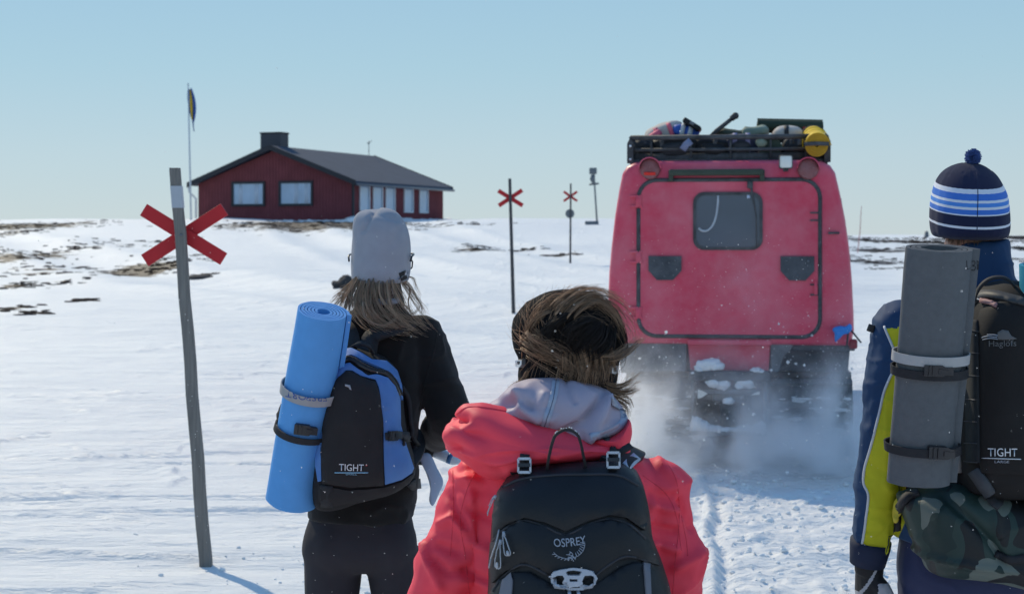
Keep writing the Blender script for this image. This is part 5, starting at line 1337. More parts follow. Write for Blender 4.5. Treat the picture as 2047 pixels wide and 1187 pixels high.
g = MB(); seam([(912, 828), (935, 814), (975, 815), (1040, 829), (1110, 851), (1170, 870), (1225, 885)], .0022, hbv, 60, mb=g); mk('hood_rim', g, coral, hd)
rr_ = pillow([(1180, 880), (1215, 872), (1245, 855), (1258, 838), (1262, 860), (1256, 885), (1245, 905), (1215, 905)], YG-.12, .06, .06).mesh('r'); fix(rr_); push(rr_, folds(coords(rr_), .006, (12, 12, 12), 71)); rbv = bvh_of(rr_)
mk('hood_side', rr_, coral, hd)
mk('cord_eyelet', panel([(1213+7*math.cos(a), 877+4*math.sin(a)) for a in np.linspace(0, 6.28, 12, endpoint=False)], bvh_of(hm_, rr_), .001, .002, 3), blackp, hd)
# trapper hat
hrow = [(806, 1058, 1222), (795, 1048, 1228), (775, 1038, 1233), (755, 1035, 1236), (735, 1036, 1240), (715, 1031, 1246), (690, 1025, 1251), (660, 1023, 1250), (635, 1030, 1244), (612, 1047, 1228), (595, 1072, 1204), (583, 1098, 1178), (578, 1125, 1150)]
B_ = catmull(np.array(hrow, float), 50)
g = MB().loft(hrings([(X_((a+b)/2, YG), YG+.035, Z_(y, YG), (b-a)/2*YG/F, (b-a)/2*YG/F*1.08) for y, a, b in B_], 56, 2.15, -.05))
hatm = g.mesh('hat'); fix(hatm); co = coords(hatm); push(hatm, folds(co, .006, (9, 9, 9), 73)+cre(co, [(1040, 722), (1137, 735), (1236, 725)], .012, -.006, YG-.08))
hat_b = bvh_of(hatm)
blk = mat('hat_black', (.010, .0095, .011), .9, .15, 15, .3, 200, spec=.08)
ht = mk('trapper_hat', hatm, blk, girl)
g = MB(); seam([(1026, 665), (1045, 700), (1075, 725), (1137, 738), (1200, 728), (1240, 700), (1250, 660)], .004, hat_b, 50, mb=g); mk('brim_edge', g, blk, ht)
silver = mat('silver_clip', (.55, .57, .6), .3, .05, metal=.7)
for q in ([(1038, 718), (1050, 717), (1050, 729), (1046, 735), (1039, 733)], [(1217, 731), (1229, 732), (1228, 743), (1222, 746), (1216, 744)]): 
    mk('buckle', panel(q, hat_b, .003, .006, 4, holes=[[(np.mean([p[0] for p in q])-3, q[0][1]+4), (np.mean([p[0] for p in q])+3, q[0][1]+4), (np.mean([p[0] for p in q])+2, q[0][1]+11), (np.mean([p[0] for p in q])-2, q[0][1]+11)]]), silver, ht, sharp=30)
rng = np.random.default_rng(21)
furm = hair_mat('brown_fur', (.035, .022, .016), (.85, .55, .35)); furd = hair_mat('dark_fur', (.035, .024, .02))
def dg_(px, lift):
    P, N = drape(px, hat_b, 0); l = np.interp(np.linspace(0, 1, len(px)), [0, .4, 1], lift)[:, None]
    return P+N*l
def grp(lst, lift): return [dg_(catmull(np.array(p, float), 7), lift) for p in lst]
UP = grp([[(1104, 612), (1122, 602), (1152, 595), (1190, 597), (1220, 613), (1238, 642)], [(1114, 626), (1138, 610), (1166, 603), (1200, 607), (1228, 630), (1243, 664)], [(1128, 628), (1150, 610), (1180, 602), (1212, 616), (1238, 650), (1248, 690)], [(1150, 634), (1170, 618), (1198, 618), (1222, 642), (1240, 678), (1247, 712)]], (.005, .022, .018))
LF = grp([[(1130, 590), (1108, 596), (1088, 612), (1072, 635)], [(1140, 600), (1112, 606), (1090, 628), (1078, 655)], [(1110, 602), (1082, 616), (1060, 640), (1045, 668)], [(1100, 625), (1078, 640), (1062, 662), (1052, 690)], [(1080, 640), (1062, 655), (1048, 675), (1042, 695)]], (.003, .014, .010))
MID = grp([[(1072, 655), (1084, 662), (1100, 673), (1122, 690), (1140, 715)], [(1060, 675), (1076, 684), (1100, 690), (1135, 708), (1155, 738)], [(1048, 690), (1080, 700), (1115, 708), (1150, 725), (1165, 755)], [(1058, 700), (1090, 712), (1130, 722), (1160, 740), (1172, 770)]], (.004, .024, .026))
LOW = grp([[(1128, 706), (1130, 725), (1128, 745), (1124, 770)], [(1152, 698), (1157, 718), (1150, 742), (1142, 770)], [(1180, 690), (1178, 718), (1170, 745), (1165, 770)], [(1195, 695), (1192, 718), (1184, 744), (1178, 770)], [(1215, 690), (1208, 712), (1198, 738), (1188, 766)]], (.006, .03, .035))
RT = grp([[(1180, 704), (1198, 702), (1220, 698), (1240, 686)], [(1186, 718), (1204, 712), (1224, 702), (1246, 682)]], (.01, .028, .03))
RT = [np.vstack([p, p[-1]+np.array([.014, 0, .006]), p[-1]+np.array([.024, -.005, .012])]) for p in RT]
fr_ = strands(UP, 330, .008, .0006, rng, 11, .7, .006, order=True, lenj=.6, clump=7)
strands(MID, 180, .010, .0006, rng, 10, .8, .006, order=True, lenj=.6, mb=fr_, clump=7); strands(LOW, 400, .008, .0006, rng, 10, .5, .004, order=True, lenj=.4, mb=fr_, clump=8); strands(RT, 90, .004, .0006, rng, 10, .5, .004, order=True, lenj=.4, mb=fr_, clump=5); strands(LF, 110, .004, .0006, rng, 10, .6, .003, order=True, lenj=.5, mb=fr_, clump=4)
# finer strands lying round the crown in a swirl
for _ in range(420):
    a_ = rng.uniform(0, 6.283); r_ = math.sqrt(rng.random()); p = np.array([1138+104*r_*math.cos(a_), 672+88*r_*math.sin(a_)]); st = rng.uniform(5, 13); pts = [p]
    jx = rng.normal(size=2)*.35
    for _k in range(6):
        rel = pts[-1]-np.array([1160, 664]); rel = rel/(np.linalg.norm(rel)+1e-6); d_ = np.array([-rel[1], rel[0]])*.9+rel*.3+jx
        if pts[-1][1] > 700: d_ = d_*.5+np.array([.15, .9])
        pts.append(pts[-1]+d_*st)
    pts = [q for q in pts if ((q[0]-1138)/116)**2+((q[1]-680)/104)**2 < 1.02]
    if len(pts) < 4: continue
    P_, N_x = drape(pts, hat_b, 0); kk = len(pts); lf = np.linspace(.002, rng.uniform(.004, .016), kk)[:, None]; n0 = len(fr_.v)
    fr_.tube(catmull(P_+N_x*lf, 10), .00055*(1-.75*np.linspace(0, 1, 10)), 3)
    sun_tone = rng.random() < (.8 if (p[0] < 1100 or p[1] < 620) else .15)  # left and top strands paler: sunlight put into their colour
    fr_.sh += [float(rng.uniform(.5, 1) if sun_tone else rng.uniform(0, .2))]*(len(fr_.v)-n0)
yb = YG-.06
def g3(p): return [W(x, y, yb+dy) for x, y, dy in p]
TR = [g3(p) for p in ([(1212, 765, 0), (1235, 772, 0), (1258, 764, 0), (1278, 750, 0)], [(1214, 772, 0), (1238, 780, 0), (1262, 776, 0), (1280, 764, 0)], [(1215, 778, 0), (1240, 788, 0), (1262, 790, 0), (1276, 786, 0)], [(1216, 784, 0), (1238, 796, 0), (1254, 806, 0), (1260, 826, 0)], [(1225, 790, 0), (1240, 805, 0), (1252, 825, 0), (1256, 848, 0)])]
TL = [g3(p) for p in ([(1052, 735, .02), (1040, 755, .02), (1026, 768, .02), (1010, 780, .02)], [(1056, 745, .02), (1044, 764, .02), (1032, 775, .02), (1018, 782, .02)])]
strands(TR, 260, .004, .0007, rng, 10, .4, .005, order=True, lenj=.45, mb=fr_, clump=6); strands(TL, 100, .004, .0007, rng, 9, .4, .004, order=True, lenj=.4, mb=fr_, clump=6)
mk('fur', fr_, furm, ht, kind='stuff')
DK = grp([[(1180, 640), (1150, 650), (1130, 670), (1140, 695)], [(1200, 650), (1190, 675), (1170, 690), (1150, 700)], [(1225, 660), (1215, 685), (1195, 705), (1170, 715)], [(1110, 640), (1100, 660), (1105, 680), (1125, 700)], [(1150, 630), (1115, 645), (1090, 670), (1085, 690)], [(1240, 650), (1240, 690), (1230, 720), (1215, 745)]], (.004, .016, .018))
dk = strands(DK, 900, .006, .0010, rng, 8, .6, .003, order=True, lenj=.3); mk('dark_fur', dk, furd, ht, kind='stuff')

# ---- her backpack
bpg = thing('backpack', 'black backpack with pale plastic clip reading OSPREY on the girl in coral', 'backpack', (X_(1150, 3.4), 3.4, Z_(1440, 3.4)), 'backpacks worn by the group')
nyl = mat('black_ripstop', (.010, .0105, .013), .5, .2, 14, .35, 300, spec=.35, bd=.0012, crinkle=(8, .005, (1, 1, 1))); nyl2 = mat('charcoal_mesh', (.035, .035, .042), .6, .15, 20, .4, 400)
po = [(988, 1010), (1000, 972), (1030, 945), (1075, 928), (1140, 918), (1205, 916), (1250, 925), (1280, 958), (1294, 1010), (1302, 1070), (1322, 1125), (1340, 1190), (1345, 1300), (1318, 1400), (1250, 1430), (1150, 1440), (1060, 1430), (990, 1400), (968, 1300), (974, 1190), (980, 1100), (983, 1050)]
pm_ = pillow(po, 3.45, .20, .03, 100, 20, 3.6, sag=.25).mesh('p'); fix(pm_); co = coords(pm_)
push(pm_, folds(co, .008, (6, 6, 9), 81)); gbv = bvh_of(pm_)
mk('main_bag', pm_, nyl, bpg)
# lid, pockets
lid = panel([(1000, 985), (1020, 955), (1060, 940), (1140, 930), (1215, 928), (1255, 940), (1280, 975), (1292, 1030), (1284, 1060), (1250, 1035), (1215, 1030), (1180, 1040), (1130, 1062), (1090, 1045), (1050, 1036), (1015, 1050), (992, 1075), (990, 1030)], gbv, .003, .004, 12, puff=.010)
lidm = lid.mesh('l'); fix(lidm); push(lidm, folds(coords(lidm), .004, (7, 7, 9), 83)); lb2 = bvh_of(pm_, lidm)
mk('lid', lidm, nyl, bpg, sharp=60)
g = MB()
seam([(1003, 975), (1040, 958), (1100, 950), (1170, 948), (1235, 950), (1275, 970)], .003, lb2, 40, mb=g)
mk('lid_zip', g, nyl2, bpg)
low = panel([(985, 1085), (1000, 1062), (1040, 1042), (1085, 1052), (1130, 1070), (1180, 1047), (1220, 1038), (1260, 1050), (1292, 1080), (1315, 1130), (1300, 1125), (1270, 1112), (1235, 1120), (1190, 1150), (1150, 1172), (1100, 1150), (1050, 1128), (1015, 1140), (988, 1165), (982, 1130)], gbv, .003, .003, 12, puff=.008)
lowm = low.mesh('l'); fix(lowm); push(lowm, folds(coords(lowm), .004, (8, 8, 10), 85)); 
mk('upper_pocket', lowm, nyl, bpg, sharp=60)
low2 = panel([(984, 1185), (1000, 1160), (1030, 1142), (1060, 1142), (1100, 1165), (1150, 1185), (1195, 1165), (1240, 1132), (1270, 1122), (1305, 1140), (1328, 1190), (1330, 1290), (1250, 1330), (1050, 1330), (984, 1290)], gbv, .003, .003, 16, puff=.012)
low2m = low2.mesh('l'); fix(low2m); mk('lower_pocket', low2m, nyl, bpg, sharp=60)
ab = bvh_of(pm_, lidm, lowm, low2m)
g = MB()
for p in ([(985, 1080), (1010, 1056), (1045, 1040), (1085, 1050), (1130, 1068), (1180, 1046), (1218, 1037), (1258, 1048), (1290, 1076)], [(985, 1180), (1005, 1152), (1045, 1128), (1090, 1146), (1120, 1165)], [(1180, 1158), (1215, 1130), (1250, 1112), (1285, 1118), (1305, 1130)]): seam(p, .0025, ab, 50, mb=g)
mk('pocket_piping', g, nyl2, bpg)
grp_ = mat('grey_side_cloth', (.17, .17, .20), .6, .1, 20, .3, 300)
mk('side_cloth', panel([(1000, 1187), (1006, 1160), (1022, 1146), (1026, 1160), (1024, 1187), (1024, 1290), (1000, 1290)], ab, .002, .002, 8), grp_, bpg, sharp=40)
mk('side_cloth', panel([(1285, 1122), (1297, 1126), (1300, 1187), (1302, 1280), (1288, 1280), (1290, 1187)], ab, .002, .002, 8), grp_, bpg, sharp=40)
lp = mat('silver_print', (.36, .38, .44), .5, .03)
mk('lettering', text('OSPREY', 1107, 1171, 1076, 1092, ab, .003, rot=-.10, arc=-3), lp, bpg)
g = MB()
C_ = (1135, 1088); Rr = 34
arc = [(C_[0]+Rr*math.cos(a), C_[1]+Rr*.82*math.sin(a)) for a in np.linspace(-.2, 2.55, 24)]
seam(arc, .0006, ab, 40, .003, mb=g)
for a in np.linspace(-.1, 2.5, 15):
    r1, r2 = (Rr-9, Rr) if a < 1.1 else (Rr, Rr+5); seam([(C_[0]+r1*math.cos(a-.1), C_[1]+r1*.82*math.sin(a-.1)), (C_[0]+r2*math.cos(a), C_[1]+r2*.82*math.sin(a))], .0007, ab, 6, .003, mb=g)
for p in ([(1138, 1102), (1143, 1105), (1145, 1110), (1138, 1115)], [(1132, 1108), (1140, 1109), (1148, 1113)], [(1133, 1118), (1140, 1113), (1147, 1121)], [(1136, 1112), (1137, 1120)], [(1144, 1113), (1151, 1116)], [(1141, 1104), (1137, 1108)]): seam(p, .0007, ab, 12, .003, mb=g)
mk('emblem', g, lp, bpg)
# pale plastic clip with openings
clipm = mat('pale_plastic', (.42, .45, .52), .4, .04, 15)
def rot(q, c, a): return [(c[0]+(x-c[0])*math.cos(a)-(y-c[1])*math.sin(a), c[1]+(x-c[0])*math.sin(a)+(y-c[1])*math.cos(a)) for x, y in q]
ol = [(1101, 1150), (1106, 1141), (1122, 1137), (1146, 1134), (1172, 1137), (1187, 1141), (1191, 1150), (1190, 1166), (1184, 1175), (1165, 1178), (1128, 1178), (1109, 1175), (1102, 1166)]
hs = [[(1107, 1152), (1114, 1147), (1125, 1147), (1132, 1157), (1127, 1167), (1114, 1169), (1107, 1165)], [(1186, 1152), (1179, 1147), (1168, 1147), (1161, 1157), (1166, 1167), (1179, 1169), (1186, 1165)], [(1131, 1141), (1146, 1139), (1162, 1141), (1157, 1147), (1136, 1147)], [(1134, 1173), (1138, 1166), (1155, 1166), (1159, 1173)], [(1139, 1154), (1154, 1154), (1154, 1159), (1139, 1159)]]
mk('bike_light_clip', panel(ol, ab, .005, .008, 4, holes=hs), clipm, bpg, sharp=35)
mk('cord_loop', MB().tube(drape([(1138, 1180), (1137, 1192), (1141, 1205)], ab, .008)[0], .0035, 8).tube(drape([(1155, 1180), (1158, 1192), (1154, 1205)], ab, .008)[0], .0035, 8), clipm, bpg)
# zip pulls
zm = mat('zip_cord', (.42, .43, .47), .5, .08)
def pull(p0, p1, wpx, tag):
    P0, P1 = np.array(p0, float), np.array(p1, float); d = (P1-P0); nn = np.array([-d[1], d[0]])/np.linalg.norm(d)
    loop = catmull([P0-nn*1, P0+d*.5-nn*wpx*.55, P0+d*.92-nn*wpx*.8, P1, P0+d*.92+nn*wpx*.8, P0+d*.5+nn*wpx*.55, P0+nn*1], 30)
    pts, _ = drape(loop, ab, .010); zo = mk('zip_pull', MB().tube(pts, .0011, 6), zm, bpg)
    tg_, _ = drape([P0+d*.78, P0+d*.9, P1], ab, .011); mk('pull_tab', MB().tube(tg_, [.002, .003, .0024], 8), zm, zo)
    sd, _ = drape([P0-d*.12, P0+d*.06], ab, .008); mk('slider', MB().tube(sd, [.0028, .0032], 8), zm, zo)
pull((996, 996), (979, 1029), 4, 0); pull((1013, 1070), (1021, 1108), 6, 0); pull((1006, 1085), (1001, 1132), 6, 0)
g = MB(); seam([(1001, 1060), (995, 1085), (987, 1110), (981, 1135)], .0016, ab, 20, .004, mb=g); mk('reflective_piping', g, zm, bpg)
# haul loop and straps
hl_ = catmull([W(1092, 945, 3.36), W(1097, 915, 3.33), W(1104, 885, 3.31), (W(1112, 868, 3.305)), W(1132, 858, 3.30), W(1152, 866, 3.305), W(1160, 882, 3.31), W(1166, 910, 3.33), W(1172, 940, 3.36)], 44)
tt_ = np.gradient(hl_, axis=0); Nn = np.cross(tt_, np.array([0, 1, 0])); Nn /= np.linalg.norm(Nn, axis=1)[:, None]
mk('haul_loop', MB().ribbon(hl_, Nn, .013, .0055), webm, bpg, sharp=50)
g = MB()
rngl = np.random.default_rng(2)
for i in range(14, 31):
    if rngl.random() < .7: g.ball(hl_[i]+np.array([0, -.002, .004])+rngl.normal(size=3)*.0012, .0016, 6, 4)
mk('frost', g, clod, bpg, kind='stuff')
topb = bvh_of(pm_, hm_, lidm, gj, rr_)
for x, y0, y1, xs in ((1048, 915, 946, 0), (1226, 903, 936, 0)):
    mk('load_strap', stripe([(x+2, y0-8), (x, y0+8), (x-1, y1+4)], 18, topb, .004, .005, n=16), webm, bpg)
    c_ = drape([(x, (y0+y1)/2)], topb, 0)[0][0]; c_[1] = min(drape([(x+i_, (y0+y1)/2+j_) for i_ in (-9, 0, 9) for j_ in (-12, 0, 12)], topb, 0)[0][:, 1])-.014; c_ = np.array([X_(x, c_[1]), c_[1], Z_((y0+y1)/2, c_[1])]); s_ = c_[1]/F; hw_, hh_ = 12*s_, (y1-y0-4)/2*s_; Rb = rotm('X', -14); g = MB()
    for ox, oz, bx, bz in ((-hw_, 0, .0019, hh_), (hw_, 0, .0019, hh_), (0, hh_, hw_, .0024), (0, -hh_, hw_, .0024)): g.box(c_+Rb@np.array([ox, -.004, oz]), (bx, .0022, bz), Rb)
    mk('ladder_buckle', g, mat('pale_buckle', (.5, .53, .58), .4), bpg, smooth=False)
    mk('buckle_bar', MB().box(c_+np.array([0, -.006, .002]), (hw_, .003, .0035), Rb), blackp, bpg, smooth=False)
shs = MB().ribbon(catmull([W(1225, 932, 3.40), W(1240, 910, 3.44), W(1255, 903, 3.50), W(1262, 900, 3.58), W(1255, 905, 3.70), W(1240, 1000, 3.78), W(1260, 1150, 3.78), W(1340, 1270, 3.66), W(1330, 1320, 3.5), W(1310, 1330, 3.45)], 60), (0.35, -.5, .8), .06, .014)
mk('shoulder_strap', shs, webm, bpg, sharp=50)
mk('strap_edging', MB().ribbon(catmull([W(1252, 932, 3.405), W(1262, 922, 3.43), W(1273, 912, 3.47)], 12), (.2, -.9, .5), .020, .004), mat('pale_edging', (.40, .46, .58), .6), bpg)
mk('strap_end', MB().ribbon(catmull([W(1238, 905, 3.36), W(1248, 898, 3.355), W(1262, 890, 3.36)], 10), (0, -.7, .6), .014, .004), webm, bpg)
mk('shoulder_strap', MB().ribbon(catmull([W(1048, 932, 3.40), W(1030, 915, 3.46), W(1015, 905, 3.55), W(1015, 905, 3.68), W(1020, 1000, 3.78), W(1000, 1150, 3.78), W(930, 1270, 3.66), W(960, 1320, 3.5), W(985, 1330, 3.45)], 60), (-.35, -.5, .8), .06, .014), webm, bpg, sharp=50)

# ------------------------------------------------------------------ man in navy and lime jacket
YM = 4.5; XM = X_(1945, YM); zM = gh(XM, YM)
man = thing('person', 'man in navy and lime jacket wearing a striped bobble hat', 'person', (XM, YM, zM), 'trip members seen from behind')
def m_(px, py, dy=0): return (X_(px, YM), YM+dy, Z_(py, YM))
J = dict(head=(X_(1941, YM), YM+.02, Z_(440, YM)), neck=m_(1943, 555), sl=m_(1803, 652), sr=m_(2087, 652), el=m_(1768, 870, -.03), er=m_(2130, 870, -.03), wl=m_(1742, 1095, .02), wr=m_(2160, 1095, .02), hip=(X_(1945, YM), YM, zM+.94),
         kl=(X_(1880, YM), YM+.03, zM+.5), al=(X_(1875, YM), YM, zM+.09), kr=(X_(2010, YM), YM+.03, zM+.5), ar=(X_(2018, YM), YM, zM+.09), tl=(X_(1880, YM), YM, zM+.9), tr=(X_(2010, YM), YM, zM+.9), hd=(-.03, .2, 0), curl=.7, nr=1.13)
body(man, J, 1.03)
navy = mat('navy_shell', (.018, .050, .120), .72, .08, 8, .2, 240, spec=.22, bd=.001, crinkle=(9, .007, (1, 1, .8)))
attr_mix(navy, 'lime', (.50, .50, .022), -.002, .002)
rows = [(X_(1962, YM), YM+.01, Z_(484, YM), .064, .07), (X_(1960, YM), YM+.005, Z_(498, YM), .074, .082), (X_(1957, YM), YM, Z_(555, YM), .088, .092), (X_(1950, YM), YM, Z_(592, YM), .115, .10), (X_(1946, YM), YM, Z_(612, YM), .165, .115), (X_(1945, YM), YM, Z_(650, YM), .20, .125), (X_(1945, YM), YM, Z_(730, YM), .205, .135), (X_(1945, YM), YM, Z_(850, YM), .195, .135), (X_(1945, YM), YM, Z_(960, YM), .20, .14), (X_(1945, YM), YM, Z_(1060, YM), .205, .14), (X_(1945, YM), YM, Z_(1075, YM), .195, .13)]
mb = MB().loft(hrings(interp_rows(rows, 44), 40, 2.4))
sleeve(mb, J['sl'], J['el'], J['wl'], [.078, .078, .070, .063, .047], 24); sleeve(mb, J['sr'], J['er'], J['wr'], [.078, .078, .070, .063, .047], 24)
mj = fuse(mb, .0065, 4); co = coords(mj)
arm = sst(.175, .21, np.abs(co[:, 0]-XM))
mcr = 0
for p_, d_ in ((((1757, 640), (1778, 662), (1800, 650)), .012), (((1730, 668), (1752, 690), (1768, 684)), -.012), (((1722, 760), (1745, 772), (1762, 764)), .012), (((1716, 800), (1742, 826)), -.011), (((1712, 850), (1740, 862)), .012), (((1706, 905), (1738, 925)), -.012), (((1700, 960), (1732, 990)), .015), (((1700, 1020), (1730, 1032)), -.012), (((1700, 1062), (1728, 1078)), .011),
        (((1738, 700), (1726, 780), (1720, 860)), .008), (((1752, 700), (1738, 790), (1730, 850)), -.008), (((1760, 880), (1790, 900)), .012), (((1750, 935), (1792, 950)), -.012), (((1745, 1010), (1785, 1000)), .010), (((1738, 1065), (1776, 1055)), -.009), (((1770, 800), (1795, 830)), .010)):
    mcr = mcr+cre(co, p_, .010, d_*.22, YM-.06)*(co[:, 0] < XM-.1)
push(mj, folds(co, .009, (6, 6, 8), 91, 4)+.008*folds(co, 1, (20, 20, 6), 93, 6)+.006*folds(co, 1, (9, 9, 22), 94, 6)+mcr+arm*.002*np.sin(co[:, 2]*62+3*vn(co*6, 5))*sst(-.2, .5, vn(co*5, 95)))
co = coords(mj)
pip = np.array([(1768, 652), (1788, 700), (1800, 725), (1784, 745), (1768, 782), (1757, 830), (1742, 890), (1729, 935), (1727, 965), (1736, 990), (1731, 1040), (1724, 1085), (1719, 1112)], float)
pxc = CX+F*co[:, 0]/co[:, 1]; pyc = HY+F*(CZ-co[:, 2])/co[:, 1]
lx = np.interp(pyc, pip[:, 1], pip[:, 0])
rx = np.interp(pyc, [640, 700, 760, 820, 950, 1110], [1815, 1815, 1850, 1850, 1850, 1780])
lime = np.minimum((pxc-lx)/758, (rx-pxc)/758); lime = np.where((pyc > 652) & (pyc < 1112) & (co[:, 0] < XM-.13), lime, -1)
# same panel, mirrored, on the other sleeve
mir = np.interp(pyc, pip[:, 1], 2*1945-pip[:, 0]); l2 = np.where((pyc > 652) & (pyc < 1112) & (co[:, 0] > XM+.13), (mir-pxc)/758, -1)
mjo = mk('jacket', mj, navy, man); setattrf(mjo, 'lime', np.maximum(lime, l2)); mbv = bvh_of(mj)
g = MB(); seam(pip, .0035, mbv, 90, .001, mb=g); mk('piping', g, mat('pale_piping', (.55, .58, .62), .5), mjo)
seams([[(1795, 950), (1797, 990), (1788, 1050), (1776, 1112)], [(1890, 560), (1950, 572), (2015, 558)]], .0012, mbv, mat('navy_thread', (.012, .02, .05), .8), mjo)
mk('pull_tab', MB().box(W(1741, 656, YM-.02), (.009, .004, .010), rotm('Y', 20), bev=.002), blackp, mjo)
# cuff
cf = MB(); e_, w_ = np.array(J['el']), np.array(J['wl']); d = (w_-e_)/np.linalg.norm(w_-e_)
cf.tube([w_-d*.018, w_, w_+d*.02, w_+d*.048], [.0545, .054, .051, .047], 24); cfm = cf.mesh('c'); push(cfm, .002*vn(coords(cfm)*np.array([30, 30, 8]), 3)); mk('cuff', cfm, mat('navy_cuff', (.012, .02, .05), .8), mjo)
# gloves
glm = mat('black_glove', (.014, .014, .016), .7, .15, 20, .3, 200); glg = mat('grey_glove', (.34, .35, .38), .65, .1, 20, .3, 200)
attr_mix(glm, 'pale', (.36, .37, .40), -.001, .001)
for q, sd in (('wl', 1), ('wr', -1)):
    g = MB(); wq = np.array(J[q]); dd = np.array([.05*sd, .12, -1.0])
    g.tube([wq+np.array([0, 0, -.01]), wq+np.array([0, .01, -.07])], [.042, .038], 16)
    hand(g, wq+np.array([0, .012, -.06]), dd, (sd, .35, 0), sd, 1.12, .55, .009); gme = fuse(g, .0038, 2); co = coords(gme)
    go_ = mk('glove', gme, glm, man); c = wq+np.array([0, .02, -.10])
    sgn = (co[:, 0]-c[0])*sd; zz_ = co[:, 2]-c[2]
    setattrf(go_, 'pale', np.where(np.abs(sgn+.012-zz_*.5) < .004, .01, np.where((sgn < -.02) & (zz_ < -.02), .01, np.where((sgn > .012) & (zz_ < .01), .01, -.01))))
# trousers
tn = mat('navy_trousers', (.022, .03, .085), .7, .12, 8, .25, 220, crinkle=(7, .008, (1, 1, .6)))
pw = pants(J, [(X_(1945, YM), YM, zM+1.0, .17, .13), (X_(1945, YM), YM, zM+.92, .19, .145), (X_(1945, YM), YM, zM+.82, .195, .145), (X_(1945, YM), YM, zM+.76, .15, .11)], 1.03, [.105, .11, .095, .092, .085], .009); push(pw, folds(coords(pw), .011, (8, 8, 7), 97, 4)); mk('trousers', pw, tn, man)
boots(man, J, 1.03, mat('grey_boot', (.04, .04, .045), .6), 1.05)
# nape hair
rng = np.random.default_rng(31)
hb2 = hair_mat('fair_short_hair', (.22, .15, .10)); hc = np.array(J['head'])
g = strands([[hc+np.array([x, -.085+abs(x)*.5, -.02]), hc+np.array([x*1.02, -.086+abs(x)*.5, -.05]), hc+np.array([x*.98, -.078+abs(x)*.45, -.075])] for x in np.linspace(-.07, .07, 9)], 500, .004, .0007, rng, 4, 1.0, .001, order=True, lenj=.5)
mk('hair', g, hb2, man, kind='stuff')
# hat
hrow = [(476, 1880, 2002), (470, 1868, 2012), (455, 1863, 2016), (430, 1862, 2017), (405, 1864, 2015), (385, 1868, 2011), (365, 1875, 2002), (350, 1885, 1993), (338, 1899, 1980), (330, 1915, 1964), (326, 1930, 1950)]
B_ = catmull(np.array(hrow, float), 72)
g = MB().loft([hrings([(X_((a+b)/2, YM), YM+.005, Z_(y, YM), (b-a)/2*YM/F, max((b-a)/2*YM/F*1.12, .012))], 72, 2.15, .20-.15*float(sst(440, 474, y)))[0] for y, a, b in B_])
hv = np.concatenate([np.repeat(B_[:, 0], 72), [B_[0, 0], B_[-1, 0]]])
me_ = g.mesh('h'); co = coords(me_); ang = np.arctan2(co[:, 1]-YM, co[:, 0]-X_(1940, YM))
push(me_, .003*vn(co*12, 3)+.0008*np.sign(np.sin(ang*110))*sst(.012, .03, np.hypot(co[:, 0]-X_(1940, YM), co[:, 1]-YM)))
kn = mat('striped_knit', (.02, .02, .05), .95, .1, 40, .6, 900, spec=.08, sheen=.1, bd=.0012)
N_ = (.018, .022, .058); Wh = (.72, .74, .82); Bl = (.06, .19, .62); B2 = (.085, .27, .72)
f_ = lambda y: (y-320)/160
attr_ramp(kn, 'row', [(0, N_), (f_(366), Wh), (f_(375), Bl), (f_(387), Wh), (f_(392), B2), (f_(400), Wh), (f_(405), Bl), (f_(414), Wh), (f_(416.5), N_), (f_(437), Wh), (f_(442), N_)])
hk = mk('bobble_hat', me_, kn, man, norm=True); setattrf(hk, 'row', f_(hv)); hkb = bvh_of(me_)
g = MB(); seam([(1953, 345), (1955, 390), (1954, 430), (1953, 472)], .0012, hkb, 40, mb=g); mk('back_seam', g, mat('navy_yarn', (.02, .028, .07), .9), hk)
g = MB(); pc = W(1945, 314, YM-.0); rng = np.random.default_rng(5)
for _ in range(900):
    d = rng.normal(size=3); d /= np.linalg.norm(d); l = .022*rng.uniform(.75, 1.08); g.tube([pc+d*.004, pc+d*l*.6+rng.normal(size=3)*.001, pc+d*l], [.001, .0013, .0011], 3)
mk('pompom', g, attr_mix(mat('blue_yarn', (.10, .19, .62), .9, .4, 90), 'x', (0, 0, 0)), hk)

# ---- his backpack
bpm = thing('backpack', 'large black backpack reading TIGHT LARGE at the right edge, on the man in navy', 'backpack', (X_(2010, 4.25), 4.25, Z_(985, 4.25)), 'backpacks worn by the group')
po = [(1912, 960), (1910, 850), (1912, 720), (1922, 640), (1940, 590), (1975, 566), (2025, 560), (2075, 575), (2105, 630), (2118, 750), (2122, 900), (2112, 965), (2060, 985), (1985, 990), (1935, 982)]
pm_ = pillow(po, 4.36, .22, .04, 90, 18, 4.0).mesh('p'); fix(pm_); push(pm_, folds(coords(pm_), .006, (7, 7, 8), 101)); bv2 = bvh_of(pm_)
cord3 = mat('brown_black_cordura', (.018, .016, .016), .8, .15, 20, .45, 380, spec=.25, bd=.0012)
mk('main_bag', pm_, cord3, bpm)
fpan = panel([(1955, 650), (1965, 620), (2000, 606), (2050, 606), (2085, 640), (2095, 760), (2098, 900), (2080, 945), (1965, 945), (1957, 900), (1953, 780)], bv2, .003, .005, 12, puff=.014)
fpm = fpan.mesh('f'); fix(fpm); push(fpm, folds(coords(fpm), .003, (8, 8, 8), 103)); fb2 = bvh_of(pm_, fpm)
fp = mk('front_pocket', fpm, cord3, bpm, sharp=60)
dc = mk('webbing_ladder', stripe([(1944, 640), (1946, 780), (1948, 925)], 24, fb2, .004, .004, n=40), mat('ladder_web', (.020, .023, .027), .8, .15, 40, .4, 260), bpm)
g = MB()
for y in (662, 705, 750, 797, 842, 885, 922): stripe([(1934, y), (1958, y+1)], 1.2, fb2, .009, .001, curve=False, mb=g)
mk('bar_tack', g, mat('grey_thread', (.09, .09, .10), .8), dc)
